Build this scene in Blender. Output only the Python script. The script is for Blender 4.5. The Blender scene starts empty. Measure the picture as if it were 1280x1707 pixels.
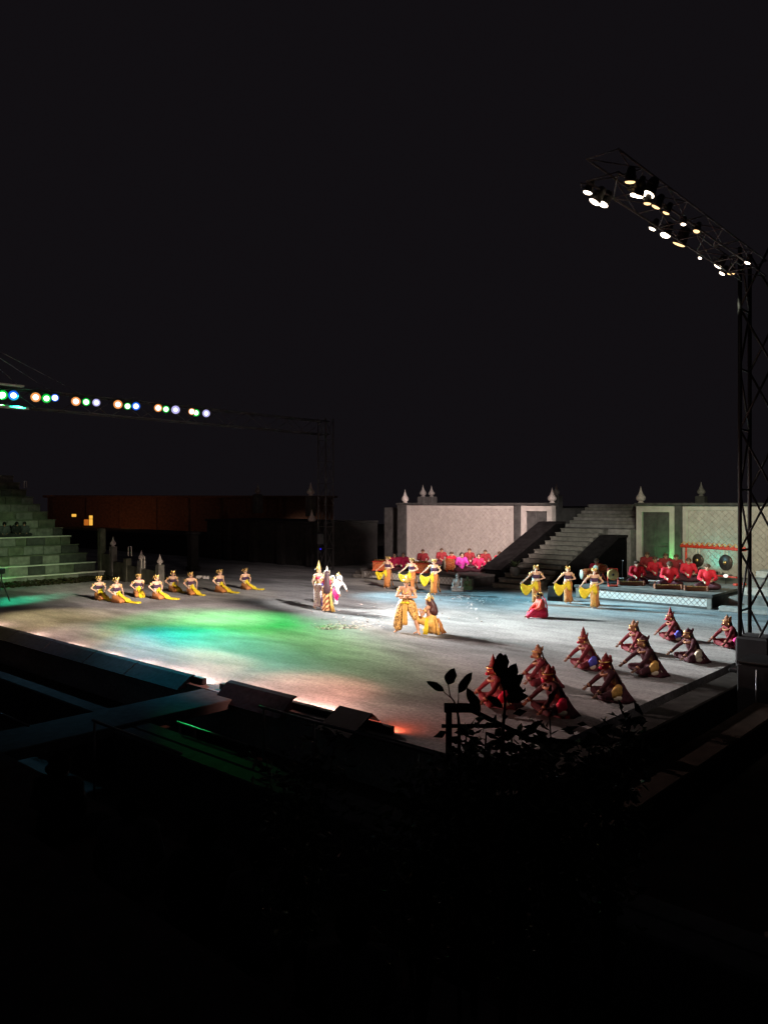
import bpy, bmesh, math, random
from mathutils import Vector, Matrix
V = Vector
R = math.radians
rnd = random.Random(11)
scene = bpy.context.scene
col = scene.collection

# ------------------------------------------------------------------ camera
# World axes: x runs from the audience to the back wall, y runs along the stage front to the left, z up.
CAM_H, FPX, HOR = 4.4, 1300.0, 838.0
cam_data = bpy.data.cameras.new('camera')
cam = bpy.data.objects.new('camera', cam_data)
col.objects.link(cam)
cam.location = (0, 0, CAM_H)
cam.rotation_euler = (R(90), 0, R(-48))
cam_data.sensor_fit = 'VERTICAL'
cam_data.sensor_height = 24.0
cam_data.lens = 24.0 * FPX / 1707.0
cam_data.shift_y = -15.5 / 1707.0
cam_data.clip_start = 0.05
cam_data.clip_end = 2000
scene.camera = cam

# ------------------------------------------------------------------ world, night sky
world = bpy.data.worlds.new('World')
scene.world = world
world.use_nodes = True
wn = world.node_tree
bg = wn.nodes['Background']
bg.inputs['Color'].default_value = (1.0, 0.83, 1.05, 1)
bg.inputs['Strength'].default_value = 0.0056

scene.view_settings.view_transform = 'Standard'
scene.view_settings.look = 'None'
scene.view_settings.exposure = 0.0
scene.view_settings.gamma = 1.0
scene.cycles.max_bounces = 5
scene.cycles.diffuse_bounces = 3
scene.cycles.glossy_bounces = 2
scene.cycles.sample_clamp_indirect = 2.0
scene.cycles.use_denoising = True

# ------------------------------------------------------------------ layout from the picture
SA, CA = math.sin(R(42)), math.cos(R(42))
def from_cam(X, Y, z):
    return V((SA * X + CA * Y, -CA * X + SA * Y, z))
def P(px, py, z=0.0):
    Y = FPX * (CAM_H - z) / (py - HOR)
    return from_cam((px - 640) / FPX * Y, Y, z)
def at_x(px, x, py=None, z=None):          # on the plane x = const
    t = (px - 640) / FPX
    Y = x / (SA * t + CA)
    zz = z if z is not None else CAM_H - (py - HOR) * Y / FPX
    return from_cam(t * Y, Y, zz)
def at_y(px, y, py=None, z=None):          # on the plane y = const
    t = (px - 640) / FPX
    Y = y / (SA - CA * t)
    zz = z if z is not None else CAM_H - (py - HOR) * Y / FPX
    return from_cam(t * Y, Y, zz)
def at_d(px, py, Y):
    return from_cam((px - 640) / FPX * Y, Y, CAM_H - (py - HOR) * Y / FPX)
def face(deg):                              # 0 = picture right, 90 = away, 180 = left, 270 = towards us
    return R(deg - 48)

# ------------------------------------------------------------------ stage lighting: strengths (watts), colour and aim, lamps themselves are built below
WARM, WHITE, GREEN, BLUE, CYAN, PINK, AMBER = (1, .80, .62), (1, .93, .88), (.02, 1, .16), (.10, .35, 1), (.10, .75, 1), (1, .45, .36), (1, .62, .30)
def spot(name, loc, aim, watts, colour, cone=30, blend=.6, size=.12, parent=None):
    d = bpy.data.lights.new(name, 'SPOT')
    d.energy = watts; d.color = colour; d.spot_size = R(cone); d.spot_blend = blend; d.shadow_soft_size = size
    o = bpy.data.objects.new(name, d); col.objects.link(o)
    o.location = loc
    o.rotation_euler = (V(aim) - V(loc)).to_track_quat('-Z', 'Y').to_euler()
    if parent:
        o.parent = parent; o.matrix_parent_inverse = Matrix.Translation(parent.location).inverted() if parent.rotation_euler.z == 0 else parent.matrix_basis.inverted()
    return o

# ------------------------------------------------------------------ materials
MATS = {}
def mat(name, colour, rough=.7, vary=.25, scale=6.0, bump=0.0, metal=0.0, spec=.4, detail=4.0, colour2=None, sheen=0.0):
    if name in MATS: return MATS[name]
    m = bpy.data.materials.new(name); m.use_nodes = True
    nt = m.node_tree; b = nt.nodes['Principled BSDF']
    b.inputs['Roughness'].default_value = rough
    b.inputs['Metallic'].default_value = metal
    b.inputs['Specular IOR Level'].default_value = spec
    if sheen: b.inputs['Sheen Weight'].default_value = sheen
    tc = nt.nodes.new('ShaderNodeTexCoord')
    n = nt.nodes.new('ShaderNodeTexNoise'); n.inputs['Scale'].default_value = scale; n.inputs['Detail'].default_value = detail
    nt.links.new(tc.outputs['Object'], n.inputs['Vector'])
    r = nt.nodes.new('ShaderNodeValToRGB')
    c1 = [c * (1 - vary) for c in colour]
    c2 = colour2 if colour2 else [min(1, c * (1 + vary)) for c in colour]
    r.color_ramp.elements[0].position = .3; r.color_ramp.elements[1].position = .7
    r.color_ramp.elements[0].color = (*c1, 1); r.color_ramp.elements[1].color = (*c2, 1)
    nt.links.new(n.outputs['Fac'], r.inputs['Fac'])
    nt.links.new(r.outputs['Color'], b.inputs['Base Color'])
    if bump:
        bp = nt.nodes.new('ShaderNodeBump'); bp.inputs['Strength'].default_value = bump; bp.inputs['Distance'].default_value = .02
        nt.links.new(n.outputs['Fac'], bp.inputs['Height']); nt.links.new(bp.outputs['Normal'], b.inputs['Normal'])
    MATS[name] = m
    return m
def emit(name, colour, strength, core=None):
    if name in MATS: return MATS[name]
    m = bpy.data.materials.new(name); m.use_nodes = True
    nt = m.node_tree; b = nt.nodes['Principled BSDF']
    b.inputs['Base Color'].default_value = (.02, .02, .02, 1)
    b.inputs['Emission Color'].default_value = (*colour, 1)
    b.inputs['Emission Strength'].default_value = strength
    if core:      # a lamp lens: hot filament in the middle of the coloured gel (object space, lens lies in the local yz plane)
        tc = nt.nodes.new('ShaderNodeTexCoord')
        ln = nt.nodes.new('ShaderNodeVectorMath'); ln.operation = 'LENGTH'
        nt.links.new(tc.outputs['Object'], ln.inputs[0])
        mr = nt.nodes.new('ShaderNodeMapRange'); mr.inputs['From Min'].default_value = core * .55; mr.inputs['From Max'].default_value = core
        mr.inputs['To Min'].default_value = 0; mr.inputs['To Max'].default_value = 1
        nt.links.new(ln.outputs['Value'], mr.inputs['Value'])
        mx = nt.nodes.new('ShaderNodeMix'); mx.data_type = 'RGBA'
        mx.inputs[6].default_value = (6, 6, 5.6, 1); mx.inputs[7].default_value = (*[c * strength for c in colour], 1)
        nt.links.new(mr.outputs['Result'], mx.inputs[0])
        nt.links.new(mx.outputs[2], b.inputs['Emission Color'])
        b.inputs['Emission Strength'].default_value = 1.0
    MATS[name] = m
    return m
def pattern(name, c1, c2, scale=18, rough=.75, kind='wave'):
    if name in MATS: return MATS[name]
    m = bpy.data.materials.new(name); m.use_nodes = True
    nt = m.node_tree; b = nt.nodes['Principled BSDF']; b.inputs['Roughness'].default_value = rough
    tc = nt.nodes.new('ShaderNodeTexCoord')
    if kind == 'wave':
        t = nt.nodes.new('ShaderNodeTexWave'); t.wave_type = 'BANDS'; t.bands_direction = 'DIAGONAL'
        t.inputs['Scale'].default_value = scale; t.inputs['Distortion'].default_value = 2.5; t.inputs['Detail'].default_value = 2
        out = t.outputs['Fac']
    else:
        t = nt.nodes.new('ShaderNodeTexVoronoi'); t.inputs['Scale'].default_value = scale; out = t.outputs['Distance']
    nt.links.new(tc.outputs['Object'], t.inputs['Vector'])
    r = nt.nodes.new('ShaderNodeValToRGB'); r.color_ramp.elements[0].position = .35; r.color_ramp.elements[1].position = .6
    r.color_ramp.elements[0].color = (*c1, 1); r.color_ramp.elements[1].color = (*c2, 1)
    nt.links.new(out, r.inputs['Fac']); nt.links.new(r.outputs['Color'], b.inputs['Base Color'])
    MATS[name] = m
    return m

stone_dark = mat('stone_dark', (.055, .053, .05), .9, .35, 3, .4)
stone_mid = mat('stone_mid', (.15, .145, .13), .9, .3, 4, .4)
stone_pale = mat('stone_pale', (.30, .28, .25), .88, .25, 4, .4)
stone_moss = mat('stone_moss', (.10, .105, .075), .92, .35, 3, .5)
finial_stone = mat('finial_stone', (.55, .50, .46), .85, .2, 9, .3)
wall_plaster = mat('wall_plaster', (.42, .385, .35), .9, .16, 2.4, .3, 0, .3, 9)
wall_groove = mat('wall_groove', (.17, .15, .135), .9, .2, 8)
panel_pale = mat('panel_pale', (.56, .57, .54), .85, .15, 12, .2)
tread = mat('tread', (.12, .118, .10), .9, .3, 5, .5)
nosing_mat = mat('nosing_pale', (.66, .63, .56), .7, .12, 5)
black_metal = mat('black_metal', (.012, .012, .013), .5, .3, 5, 0, .3)
steel = mat('steel', (.45, .45, .47), .3, .1, 5, 0, .9)
truss_metal = mat('truss_metal', (.16, .155, .16), .6, .1, 5, 0, .1)
cloth_black = mat('cloth_black', (.010, .010, .012), .9, .3, 4)
skin = mat('skin', (.56, .36, .25), .55, .08, 8)
skin_man = mat('skin_man', (.48, .27, .17), .5, .1, 8)
skin_dark = mat('skin_dark', (.25, .14, .09), .6, .1, 8)
hair = mat('hair', (.018, .010, .008), .45, .3, 30)
eye_dark = mat('eye_dark', (.02, .012, .01), .4, .1)
lips = mat('lips', (.40, .05, .05), .5, .1)
gold = mat('gold', (.78, .52, .17), .38, .2, 30, 0, .55)
gold_cloth = mat('gold_cloth', (.62, .36, .09), .6, .25, 20, .1)
yellow = mat('yellow_silk', (.66, .52, .02), .55, .15, 8)
purple = mat('purple_velvet', (.055, .022, .055), .75, .3, 20, 0, 0, .3, 4, None, .2)
cream = mat('cream_cloth', (.74, .66, .50), .7, .1, 15)
batik_brown = mat('batik_brown', (.40, .16, .045), .75, .2, 22, .1)
batik_diag = pattern('batik_diagonal', (.22, .05, .015), (.78, .42, .18), 3.2)
batik_gold = pattern('batik_gold', (.16, .075, .02), (.66, .40, .12), 24, .7, 'vor')
troop_red = mat('troop_red', (.15, .014, .023), .85, .35, 13, .8)
troop_dark = mat('troop_dark', (.06, .014, .022), .88, .35, 13, .8)
mask_red = mat('mask_red', (.22, .022, .022), .55, .25, 14)
mask_tan = mat('mask_tan', (.30, .14, .07), .6, .25, 14)
red_shirt = mat('red_shirt', (.55, .012, .03), .75, .12, 10)
crimson = mat('crimson', (.50, .012, .08), .7, .12, 10)
magenta = mat('magenta', (.62, .05, .40), .65, .12, 10)
hot_red = mat('hot_red', (.80, .030, .10), .6, .2, 14)
rust_red = mat('rust_red', (.75, .09, .06), .6, .3, 14)
blue_cloth = mat('blue_cloth', (.10, .10, .55), .7, .15, 10)
indigo = mat('indigo', (.05, .03, .22), .7, .15, 10)
white_fur = mat('white_fur', (.80, .77, .73), .85, .12, 25, .3)
white_cloth = mat('white_cloth', (.78, .75, .72), .75, .08, 10)
carved_red = mat('carved_red', (.50, .045, .02), .55, .4, 12, .3)
bronze = mat('bronze', (.55, .34, .12), .3, .2, 12, 0, .8)
wood_orange = pattern('carved_wood', (.25, .03, .01), (.62, .16, .04), 24, .6, 'vor')

# ------------------------------------------------------------------ mesh helpers
class MB:
    def __init__(s): s.v = []; s.f = []
    def add(s, vs, fs):
        o = len(s.v); s.v += [tuple(p) for p in vs]; s.f += [tuple(i + o for i in f) for f in fs]; return s
    def box(s, a, b, c=0.0):
        x0, y0, z0 = a; x1, y1, z1 = b
        if c <= 0:
            vs = [(x, y, z) for z in (z0, z1) for y in (y0, y1) for x in (x0, x1)]
            return s.add(vs, [(0, 2, 3, 1), (4, 5, 7, 6), (0, 1, 5, 4), (2, 6, 7, 3), (0, 4, 6, 2), (1, 3, 7, 5)])
        # chamfered box: rings
        rings = []
        for z, i in ((z0, c), (z0 + c, 0), (z1 - c, 0), (z1, c)):
            k = c if i == 0 else c * 1.6
            rings.append([V(p) for p in ((x0 + i, y0 + k, z), (x0 + k, y0 + i, z), (x1 - k, y0 + i, z), (x1 - i, y0 + k, z), (x1 - i, y1 - k, z), (x1 - k, y1 - i, z), (x0 + k, y1 - i, z), (x0 + i, y1 - k, z))])
        return s.loft(rings)
    def loft(s, rings, cap=True, closed=True):
        n = len(rings[0]); vs = [p for r in rings for p in r]; fs = []
        for i in range(len(rings) - 1):
            for j in range(n if closed else n - 1):
                k = (j + 1) % n
                fs.append((i * n + j, i * n + k, (i + 1) * n + k, (i + 1) * n + j))
        if cap and closed:
            fs.append(tuple(range(n - 1, -1, -1))); fs.append(tuple((len(rings) - 1) * n + j for j in range(n)))
        return s.add(vs, fs)
    def tube(s, pts, rad, n=8, side=None, rad2=None, cap=True, phase=0.0):
        pts = [V(p) for p in pts]
        if not hasattr(rad, '__len__'): rad = [rad] * len(pts)
        if rad2 is None: rad2 = rad
        rings = []; prev = V(side) if side is not None else None
        for i, p in enumerate(pts):
            t = (pts[min(i + 1, len(pts) - 1)] - pts[max(i - 1, 0)])
            t = t.normalized() if t.length > 1e-9 else V((0, 0, 1))
            if prev is None: prev = t.orthogonal()
            u = prev - t * prev.dot(t)
            u = u.normalized() if u.length > 1e-6 else t.orthogonal().normalized()
            w = t.cross(u); prev = u
            rings.append([p + u * math.cos(phase + 2 * math.pi * j / n) * rad[i] + w * math.sin(phase + 2 * math.pi * j / n) * rad2[i] for j in range(n)])
        return s.loft(rings, cap)
    def cap(s, p0, p1, r0, r1, n=10):     # capsule with two radii
        p0, p1 = V(p0), V(p1); d = (p1 - p0)
        d = d.normalized() if d.length > 1e-6 else V((0, 0, 1))
        pts = []; rr = []
        for k in range(5):
            a = math.pi / 2 * (k / 4.0); pts.append(p0 - d * r0 * math.cos(a)); rr.append(max(.002, r0 * math.sin(a)))
        for k in range(5):
            a = math.pi / 2 * (k / 4.0); pts.append(p1 + d * r1 * math.sin(a)); rr.append(max(.002, r1 * math.cos(a)))
        return s.tube(pts, rr, n)
    def ell(s, c, r, rot=None, n=12, m=8):
        M = rot if rot is not None else Matrix.Identity(3)
        rings = []
        for i in range(m + 1):
            a = math.pi * (i / m); z = -math.cos(a); q = max(.02, math.sin(a))
            rings.append([V(c) + M @ V((r[0] * q * math.cos(2 * math.pi * j / n), r[1] * q * math.sin(2 * math.pi * j / n), r[2] * z)) for j in range(n)])
        return s.loft(rings)
    def lathe(s, c, prof, n=14):
        return s.loft([[V(c) + V((r * math.cos(2 * math.pi * j / n), r * math.sin(2 * math.pi * j / n), z)) for j in range(n)] for r, z in prof])
    def prism(s, poly, axis, t0, t1):      # polygon in the plane across an axis, pushed from t0 to t1
        def pt(q, t):
            return {'x': (t, q[0], q[1]), 'y': (q[0], t, q[1]), 'z': (q[0], q[1], t)}[axis]
        n = len(poly); vs = [pt(q, t0) for q in poly] + [pt(q, t1) for q in poly]
        fs = [tuple(range(n - 1, -1, -1)), tuple(range(n, 2 * n))] + [(j, (j + 1) % n, n + (j + 1) % n, n + j) for j in range(n)]
        return s.add(vs, fs)
    def sheet(s, grid, thick=.01):         # thick cloth from a grid of points
        h = len(grid); w = len(grid[0]); g = [[V(p) for p in r] for r in grid]
        nor = [[None] * w for _ in range(h)]
        for i in range(h):
            for j in range(w):
                du = g[min(i + 1, h - 1)][j] - g[max(i - 1, 0)][j]; dv = g[i][min(j + 1, w - 1)] - g[i][max(j - 1, 0)]
                nn = du.cross(dv); nor[i][j] = nn.normalized() if nn.length > 1e-9 else V((0, 0, 1))
        top = [g[i][j] + nor[i][j] * thick / 2 for i in range(h) for j in range(w)]
        bot = [g[i][j] - nor[i][j] * thick / 2 for i in range(h) for j in range(w)]
        fs = []; N = h * w
        for i in range(h - 1):
            for j in range(w - 1):
                a, b, c, d = i * w + j, i * w + j + 1, (i + 1) * w + j + 1, (i + 1) * w + j
                fs.append((a, d, c, b)); fs.append((a + N, b + N, c + N, d + N))
        ring = [j for j in range(w)] + [i * w + w - 1 for i in range(1, h)] + [(h - 1) * w + j for j in range(w - 2, -1, -1)] + [i * w for i in range(h - 2, 0, -1)]
        for k in range(len(ring)):
            a, b = ring[k], ring[(k + 1) % len(ring)]
            fs.append((a, b, b + N, a + N))
        return s.add(top + bot, fs)
    def mesh(s, name, m, smooth=False):
        me = bpy.data.meshes.new(name); me.from_pydata(s.v, [], s.f)
        if m: me.materials.append(m)
        if smooth: me.polygons.foreach_set('use_smooth', [True] * len(me.polygons))
        me.update(); return me
    def build(s, name, m, parent=None, loc=None, smooth=False, kind=None):
        return put(name, s.mesh(name, m, smooth), parent, loc, kind)
def put(name, me, parent=None, loc=None, kind=None, rz=0.0, scale=None):
    o = bpy.data.objects.new(name, me); col.objects.link(o)
    if parent: o.parent = parent
    if loc is not None: o.location = loc
    if rz: o.rotation_euler.z = rz
    if scale is not None: o.scale = scale
    if kind: o['kind'] = kind
    return o
def tag(o, label, cat, group=None):
    o['label'] = label; o['category'] = cat
    if group: o['group'] = group
    return o
def thing(name, label, cat, loc=(0, 0, 0), rz=0.0, group=None, scale=1.0):
    o = bpy.data.objects.new(name, None); col.objects.link(o)
    o.empty_display_size = .2
    o.location = loc; o.rotation_euler.z = rz; o.scale = (scale,) * 3
    return tag(o, label, cat, group)
KIDS = {}
def copy_tree(root, label, loc, rz, group=None, scale=1.0, name=None):
    c = root.copy(); col.objects.link(c)
    c.location = loc; c.rotation_euler.z = rz; c.scale = (scale,) * 3
    c['label'] = label
    if group: c['group'] = group
    new = {root: c}
    for ch in root.children:
        d = ch.copy(); col.objects.link(d); d.parent = c
        for g in ch.children:
            e = g.copy(); col.objects.link(e); e.parent = d
    return c
def struct(name, mb, m, smooth=False):
    return mb.build(name, m, None, None, smooth, 'structure')
def rebased(name, mb, m, parent, smooth=False):      # part given in world coordinates under an unrotated parent
    o = parent.location
    mb.v = [(x - o.x, y - o.y, z - o.z) for x, y, z in mb.v]
    return mb.build(name, m, parent, None, smooth)
_tmp = {}
def remesh(mb, voxel=.014, smooth=5, extra=None):
    me = bpy.data.meshes.new('t'); me.from_pydata(mb.v, [], mb.f); me.update()
    o = bpy.data.objects.new('t', me); col.objects.link(o)
    r = o.modifiers.new('r', 'REMESH'); r.mode = 'VOXEL'; r.voxel_size = voxel
    s = o.modifiers.new('s', 'SMOOTH'); s.factor = .5; s.iterations = smooth
    dg = bpy.context.evaluated_depsgraph_get()
    e = o.evaluated_get(dg).to_mesh()
    vs = [v.co[:] for v in e.vertices]; fs = [tuple(p.vertices) for p in e.polygons]
    o.evaluated_get(dg).to_mesh_clear()
    bpy.data.objects.remove(o); bpy.data.meshes.remove(me)
    out = MB(); out.add(vs, fs)
    if extra: out.add(extra.v, extra.f)
    return out

# ================================================================== THE SETTING
# floor material: worn fine asphalt-like screed, speckled, with faint smears
def floor_material():
    m = bpy.data.materials.new('stage_screed'); m.use_nodes = True
    nt = m.node_tree; b = nt.nodes['Principled BSDF']; b.inputs['Roughness'].default_value = .78; b.inputs['Specular IOR Level'].default_value = .22
    tc = nt.nodes.new('ShaderNodeTexCoord')
    n1 = nt.nodes.new('ShaderNodeTexNoise'); n1.inputs['Scale'].default_value = 12; n1.inputs['Detail'].default_value = 8; n1.inputs['Roughness'].default_value = .85
    n2 = nt.nodes.new('ShaderNodeTexNoise'); n2.inputs['Scale'].default_value = .35; n2.inputs['Detail'].default_value = 6; n2.inputs['Distortion'].default_value = 1.2
    mp = nt.nodes.new('ShaderNodeMapping'); mp.inputs['Scale'].default_value = (1.0, .32, 1)
    nt.links.new(tc.outputs['Object'], n1.inputs['Vector'])
    nt.links.new(tc.outputs['Object'], mp.inputs['Vector']); nt.links.new(mp.outputs['Vector'], n2.inputs['Vector'])
    r1 = nt.nodes.new('ShaderNodeValToRGB'); r1.color_ramp.elements[0].position = .30; r1.color_ramp.elements[1].position = .70
    r1.color_ramp.elements[0].color = (.12, .12, .119, 1); r1.color_ramp.elements[1].color = (.62, .62, .615, 1)
    r2 = nt.nodes.new('ShaderNodeValToRGB'); r2.color_ramp.elements[0].position = .34; r2.color_ramp.elements[1].position = .58
    r2.color_ramp.elements[0].color = (.50, .50, .50, 1); r2.color_ramp.elements[1].color = (1.02, 1.02, 1.02, 1)
    nt.links.new(n1.outputs['Fac'], r1.inputs['Fac']); nt.links.new(n2.outputs['Fac'], r2.inputs['Fac'])
    n3 = nt.nodes.new('ShaderNodeTexNoise'); n3.inputs['Scale'].default_value = 1.7; n3.inputs['Detail'].default_value = 5; n3.inputs['Roughness'].default_value = .7
    nt.links.new(mp.outputs['Vector'], n3.inputs['Vector'])
    r3 = nt.nodes.new('ShaderNodeValToRGB'); r3.color_ramp.elements[0].position = .33; r3.color_ramp.elements[1].position = .62
    r3.color_ramp.elements[0].color = (.66, .66, .66, 1); r3.color_ramp.elements[1].color = (1.08, 1.08, 1.08, 1)
    nt.links.new(n3.outputs['Fac'], r3.inputs['Fac'])
    m3 = nt.nodes.new('ShaderNodeMix'); m3.data_type = 'RGBA'; m3.blend_type = 'MULTIPLY'; m3.inputs[0].default_value = 1
    mx = nt.nodes.new('ShaderNodeMix'); mx.data_type = 'RGBA'; mx.blend_type = 'MULTIPLY'; mx.inputs[0].default_value = 1
    nt.links.new(r1.outputs['Color'], mx.inputs[6]); nt.links.new(r2.outputs['Color'], mx.inputs[7])
    nt.links.new(mx.outputs[2], m3.inputs[6]); nt.links.new(r3.outputs['Color'], m3.inputs[7])
    nt.links.new(m3.outputs[2], b.inputs['Base Color'])
    bp = nt.nodes.new('ShaderNodeBump'); bp.inputs['Strength'].default_value = .35; bp.inputs['Distance'].default_value = .01
    nt.links.new(n1.outputs['Fac'], bp.inputs['Height']); nt.links.new(bp.outputs['Normal'], b.inputs['Normal'])
    return m
screed = floor_material()
earth = mat('earth', (.030, .026, .020), .95, .4, 2, .5)
path_dark = mat('path_dark', (.035, .034, .032), .95, .3, 3, .4, 0, .03)
path_brown = mat('path_brown', (.026, .020, .016), .95, .35, 3, .4, 0, .03)
ledge_mat = mat('ledge_concrete', (.30, .31, .30), .85, .2, 5, .3)

struct('ground', MB().box((-56, -56, -1.6), (146, 146, -1.0)), earth)
STAGE_X0, STAGE_Y0 = 10.9, 7.2
struct('stage_floor', MB().box((STAGE_X0, STAGE_Y0, -1.0), (47, 75, 0.0)), screed)
struct('side_kerb', MB().box((9, 6.35, -1.0), (60, 7.0, -.06), .03), path_dark)
struct('side_path', MB().box((6, 5.15, -1.0), (60, 5.85, -.32), .03), path_brown)
struct('moat_ledge', MB().box((8.2, -20, -1.0), (8.6, 45, -.06), .03).box((7.8, -20, -1.0), (8.198, 14.14, -.064), .03), mat('ledge_stone', (.075, .082, .085), .95, .2, 5, .3, 0, .03))
struct('footbridge_path', MB().box((4.2, 14.2, -.22), (10.88, 15.56, -.004), .02), mat('bridge_deck', (.085, .10, .105), .95, .2, 5, .3, 0, .03))
tiers = MB()
for k in range(8):
    x1 = 5.6 - 1.0 * k
    tiers.box((x1 - 1.0, -9, -1.0), (x1, 34, .1 + .42 * k), .02)
struct('audience_terrace', tiers, mat('terrace_concrete', (.06, .055, .053), .95, .25, 3, .3, 0, .03))

def finial(loc, h=.9, w=.30, parent=None, name='finial'):
    prof = [(.62, 0), (.62, .05), (.45, .07), (.45, .11), (.72, .14), (.95, .22), (1.0, .30), (.92, .38), (.70, .46), (.50, .54), (.38, .63), (.24, .74), (.13, .86), (.05, .96), (.01, 1.0)]
    return MB().lathe((0, 0, 0), [(r * w / 2, z * h) for r, z in prof]).mesh('finial', finial_stone, True)
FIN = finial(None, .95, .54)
finial_stone = mat('finial_shaded', (.20, .185, .17), .9, .3, 9, .3)  # darker copy of the finial stone; dimness of the far buds put into colour
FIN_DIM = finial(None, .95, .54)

def lattice(parent, x, y0, y1, z0, z1, step, wid, m, depth=.03):
    # diagonal ribs standing proud of a panel that faces -x, each clipped to the panel
    o = parent.location
    H = z1 - z0; W = y1 - y0
    for sgn in (1, -1):
        c = -H if sgn > 0 else 0.0
        k = int((W + H) / step) + 1
        for i in range(k):
            s0 = (-H + (i + .5) * step)
            # line: y = y0 + s0 + t, z = z0 + t  (sgn>0)   or mirrored in y
            t0 = max(0, -s0); t1 = min(H, W - s0)
            if t1 - t0 < .08: continue
            ya, yb = s0 + t0, s0 + t1
            if sgn < 0: ya, yb = W - ya, W - yb
            a = V((x, y0 + ya, z0 + t0)) - o; b = V((x, y0 + yb, z0 + t1)) - o
            d = (b - a).normalized(); w = V((0, -d.z, d.y)) * wid / 2
            e = V((depth if sgn > 0 else depth * .8, 0, 0))
            mb = MB(); mb.loft([[a - w - e, a + w - e, a + w, a - w], [b - w - e, b + w - e, b + w, b - w]])
            mb.build('lattice_bar', m, parent)

WX = 42.0
wy = lambda px: at_x(px, WX, z=0).y
WTOP = 4.22
def doorway(w, y0, y1, m):
    # pale surround with a recessed dark door leaf
    rebased('door_surround', MB().box((WX, y0, 0), (WX + .5, y0 + .33, WTOP)).box((WX, y1 - .33, 0), (WX + .5, y1, WTOP)).box((WX, y0 + .33, WTOP - .34), (WX + .5, y1 - .33, WTOP)), wall_plaster, w)
    d = rebased('door', MB().box((WX + .16, y0 + .33, 0), (WX + .4, y1 - .33, WTOP - .34)), stone_dark, w)
    o = w.location
    ym = (y0 + y1) / 2
    for ya, yb in ((y0 + .42, ym - .06), (ym + .06, y1 - .42)):
        for za, zb in ((.5, 2.0), (2.15, 3.7)):
            MB().box((WX + .125 - o.x, ya - o.y, za - o.z), (WX + .158 - o.x, yb - o.y, zb - o.z), .02).build('door_panel', stone_dark, d)
def screen_wall(label, panels, doors, pillars, y_lo, y_hi, fins):
    w = thing('screen_wall', label, 'wall', (WX, (y_lo + y_hi) / 2, 0))
    for y0, y1 in panels:
        rebased('panel', MB().box((WX + .05, y0, 0), (WX + .5, y1, WTOP)), wall_plaster, w)
        rebased('panel_border', MB().box((WX, y0, .6), (WX + .05, y0 + .28, WTOP)).box((WX, y1 - .28, .6), (WX + .05, y1, WTOP)).box((WX, y0 + .28, WTOP - .22), (WX + .05, y1 - .28, WTOP)), wall_plaster, w)
        lattice(w, WX + .05, y0 + .28, y1 - .28, .62, WTOP - .22, .34, .03, mat('wall_rib', (.36, .325, .29), .9, .25, 6), .028)
    for y0, y1 in doors: doorway(w, y0, y1, None)
    for y0, y1 in pillars:
        rebased('pillar', MB().box((WX - .14, y0, 0), (WX + .6, y1, WTOP + .02), .02), stone_dark, w)
    rebased('coping', MB().box((WX - .2, y_lo - .08, WTOP + .022), (WX + .75, y_hi + .08, WTOP + .17), .03), stone_dark, w)
    for y in fins:
        put('finial', FIN, w, (0.2, y - (y_lo + y_hi) / 2, WTOP + .165))
    return w
yL = wy(665)
screen_wall('long pale lattice screen wall behind the left orchestra, lit pink', [(wy(858), wy(678))], [(wy(919), wy(868))], [(wy(868), wy(858)), (wy(678), wy(664))], wy(919), wy(664), [wy(672), wy(917)])
screen_wall('pale lattice screen wall behind the right orchestra, tinted green', [(7.0, wy(1137))], [(wy(1125), wy(1060))], [(wy(1137), wy(1125))], 7.0, wy(1060), [wy(1065)])
# further finials that stand on the terrace behind the walls
def far_finial(px, py_top, py_base, Y, label, dim=True):
    top = at_d(px, py_top, Y); base = at_d(px, py_base, Y)
    t = thing('stone_finial', label, 'finial', (base.x, base.y, base.z), 0, 'stone finials behind the stage')
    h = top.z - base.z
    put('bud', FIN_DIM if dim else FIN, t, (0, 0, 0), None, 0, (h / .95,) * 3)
    MB().box((-.3, -.3, -1.5), (.3, .3, .004), .04).build('pedestal', stone_dark, t)
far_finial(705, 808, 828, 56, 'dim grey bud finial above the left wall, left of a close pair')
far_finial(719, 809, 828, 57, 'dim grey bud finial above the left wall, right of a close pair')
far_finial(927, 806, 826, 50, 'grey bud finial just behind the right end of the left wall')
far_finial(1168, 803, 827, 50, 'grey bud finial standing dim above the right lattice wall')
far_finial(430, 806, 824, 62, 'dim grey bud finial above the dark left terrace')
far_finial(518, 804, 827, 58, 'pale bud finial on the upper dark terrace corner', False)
far_finial(520, 849, 873, 54, 'pale bud finial on the lower dark terrace corner', False)

struct('upper_terrace', MB().box((WX + .8, -60, -1.0), (90, 18.6, 4.05)).box((WX + .8, 24.5, -1.0), (90, 38.5, 4.05)).box((47.2, 18.62, -1.0), (90, 24.48, 4.3)), stone_dark)

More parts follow.
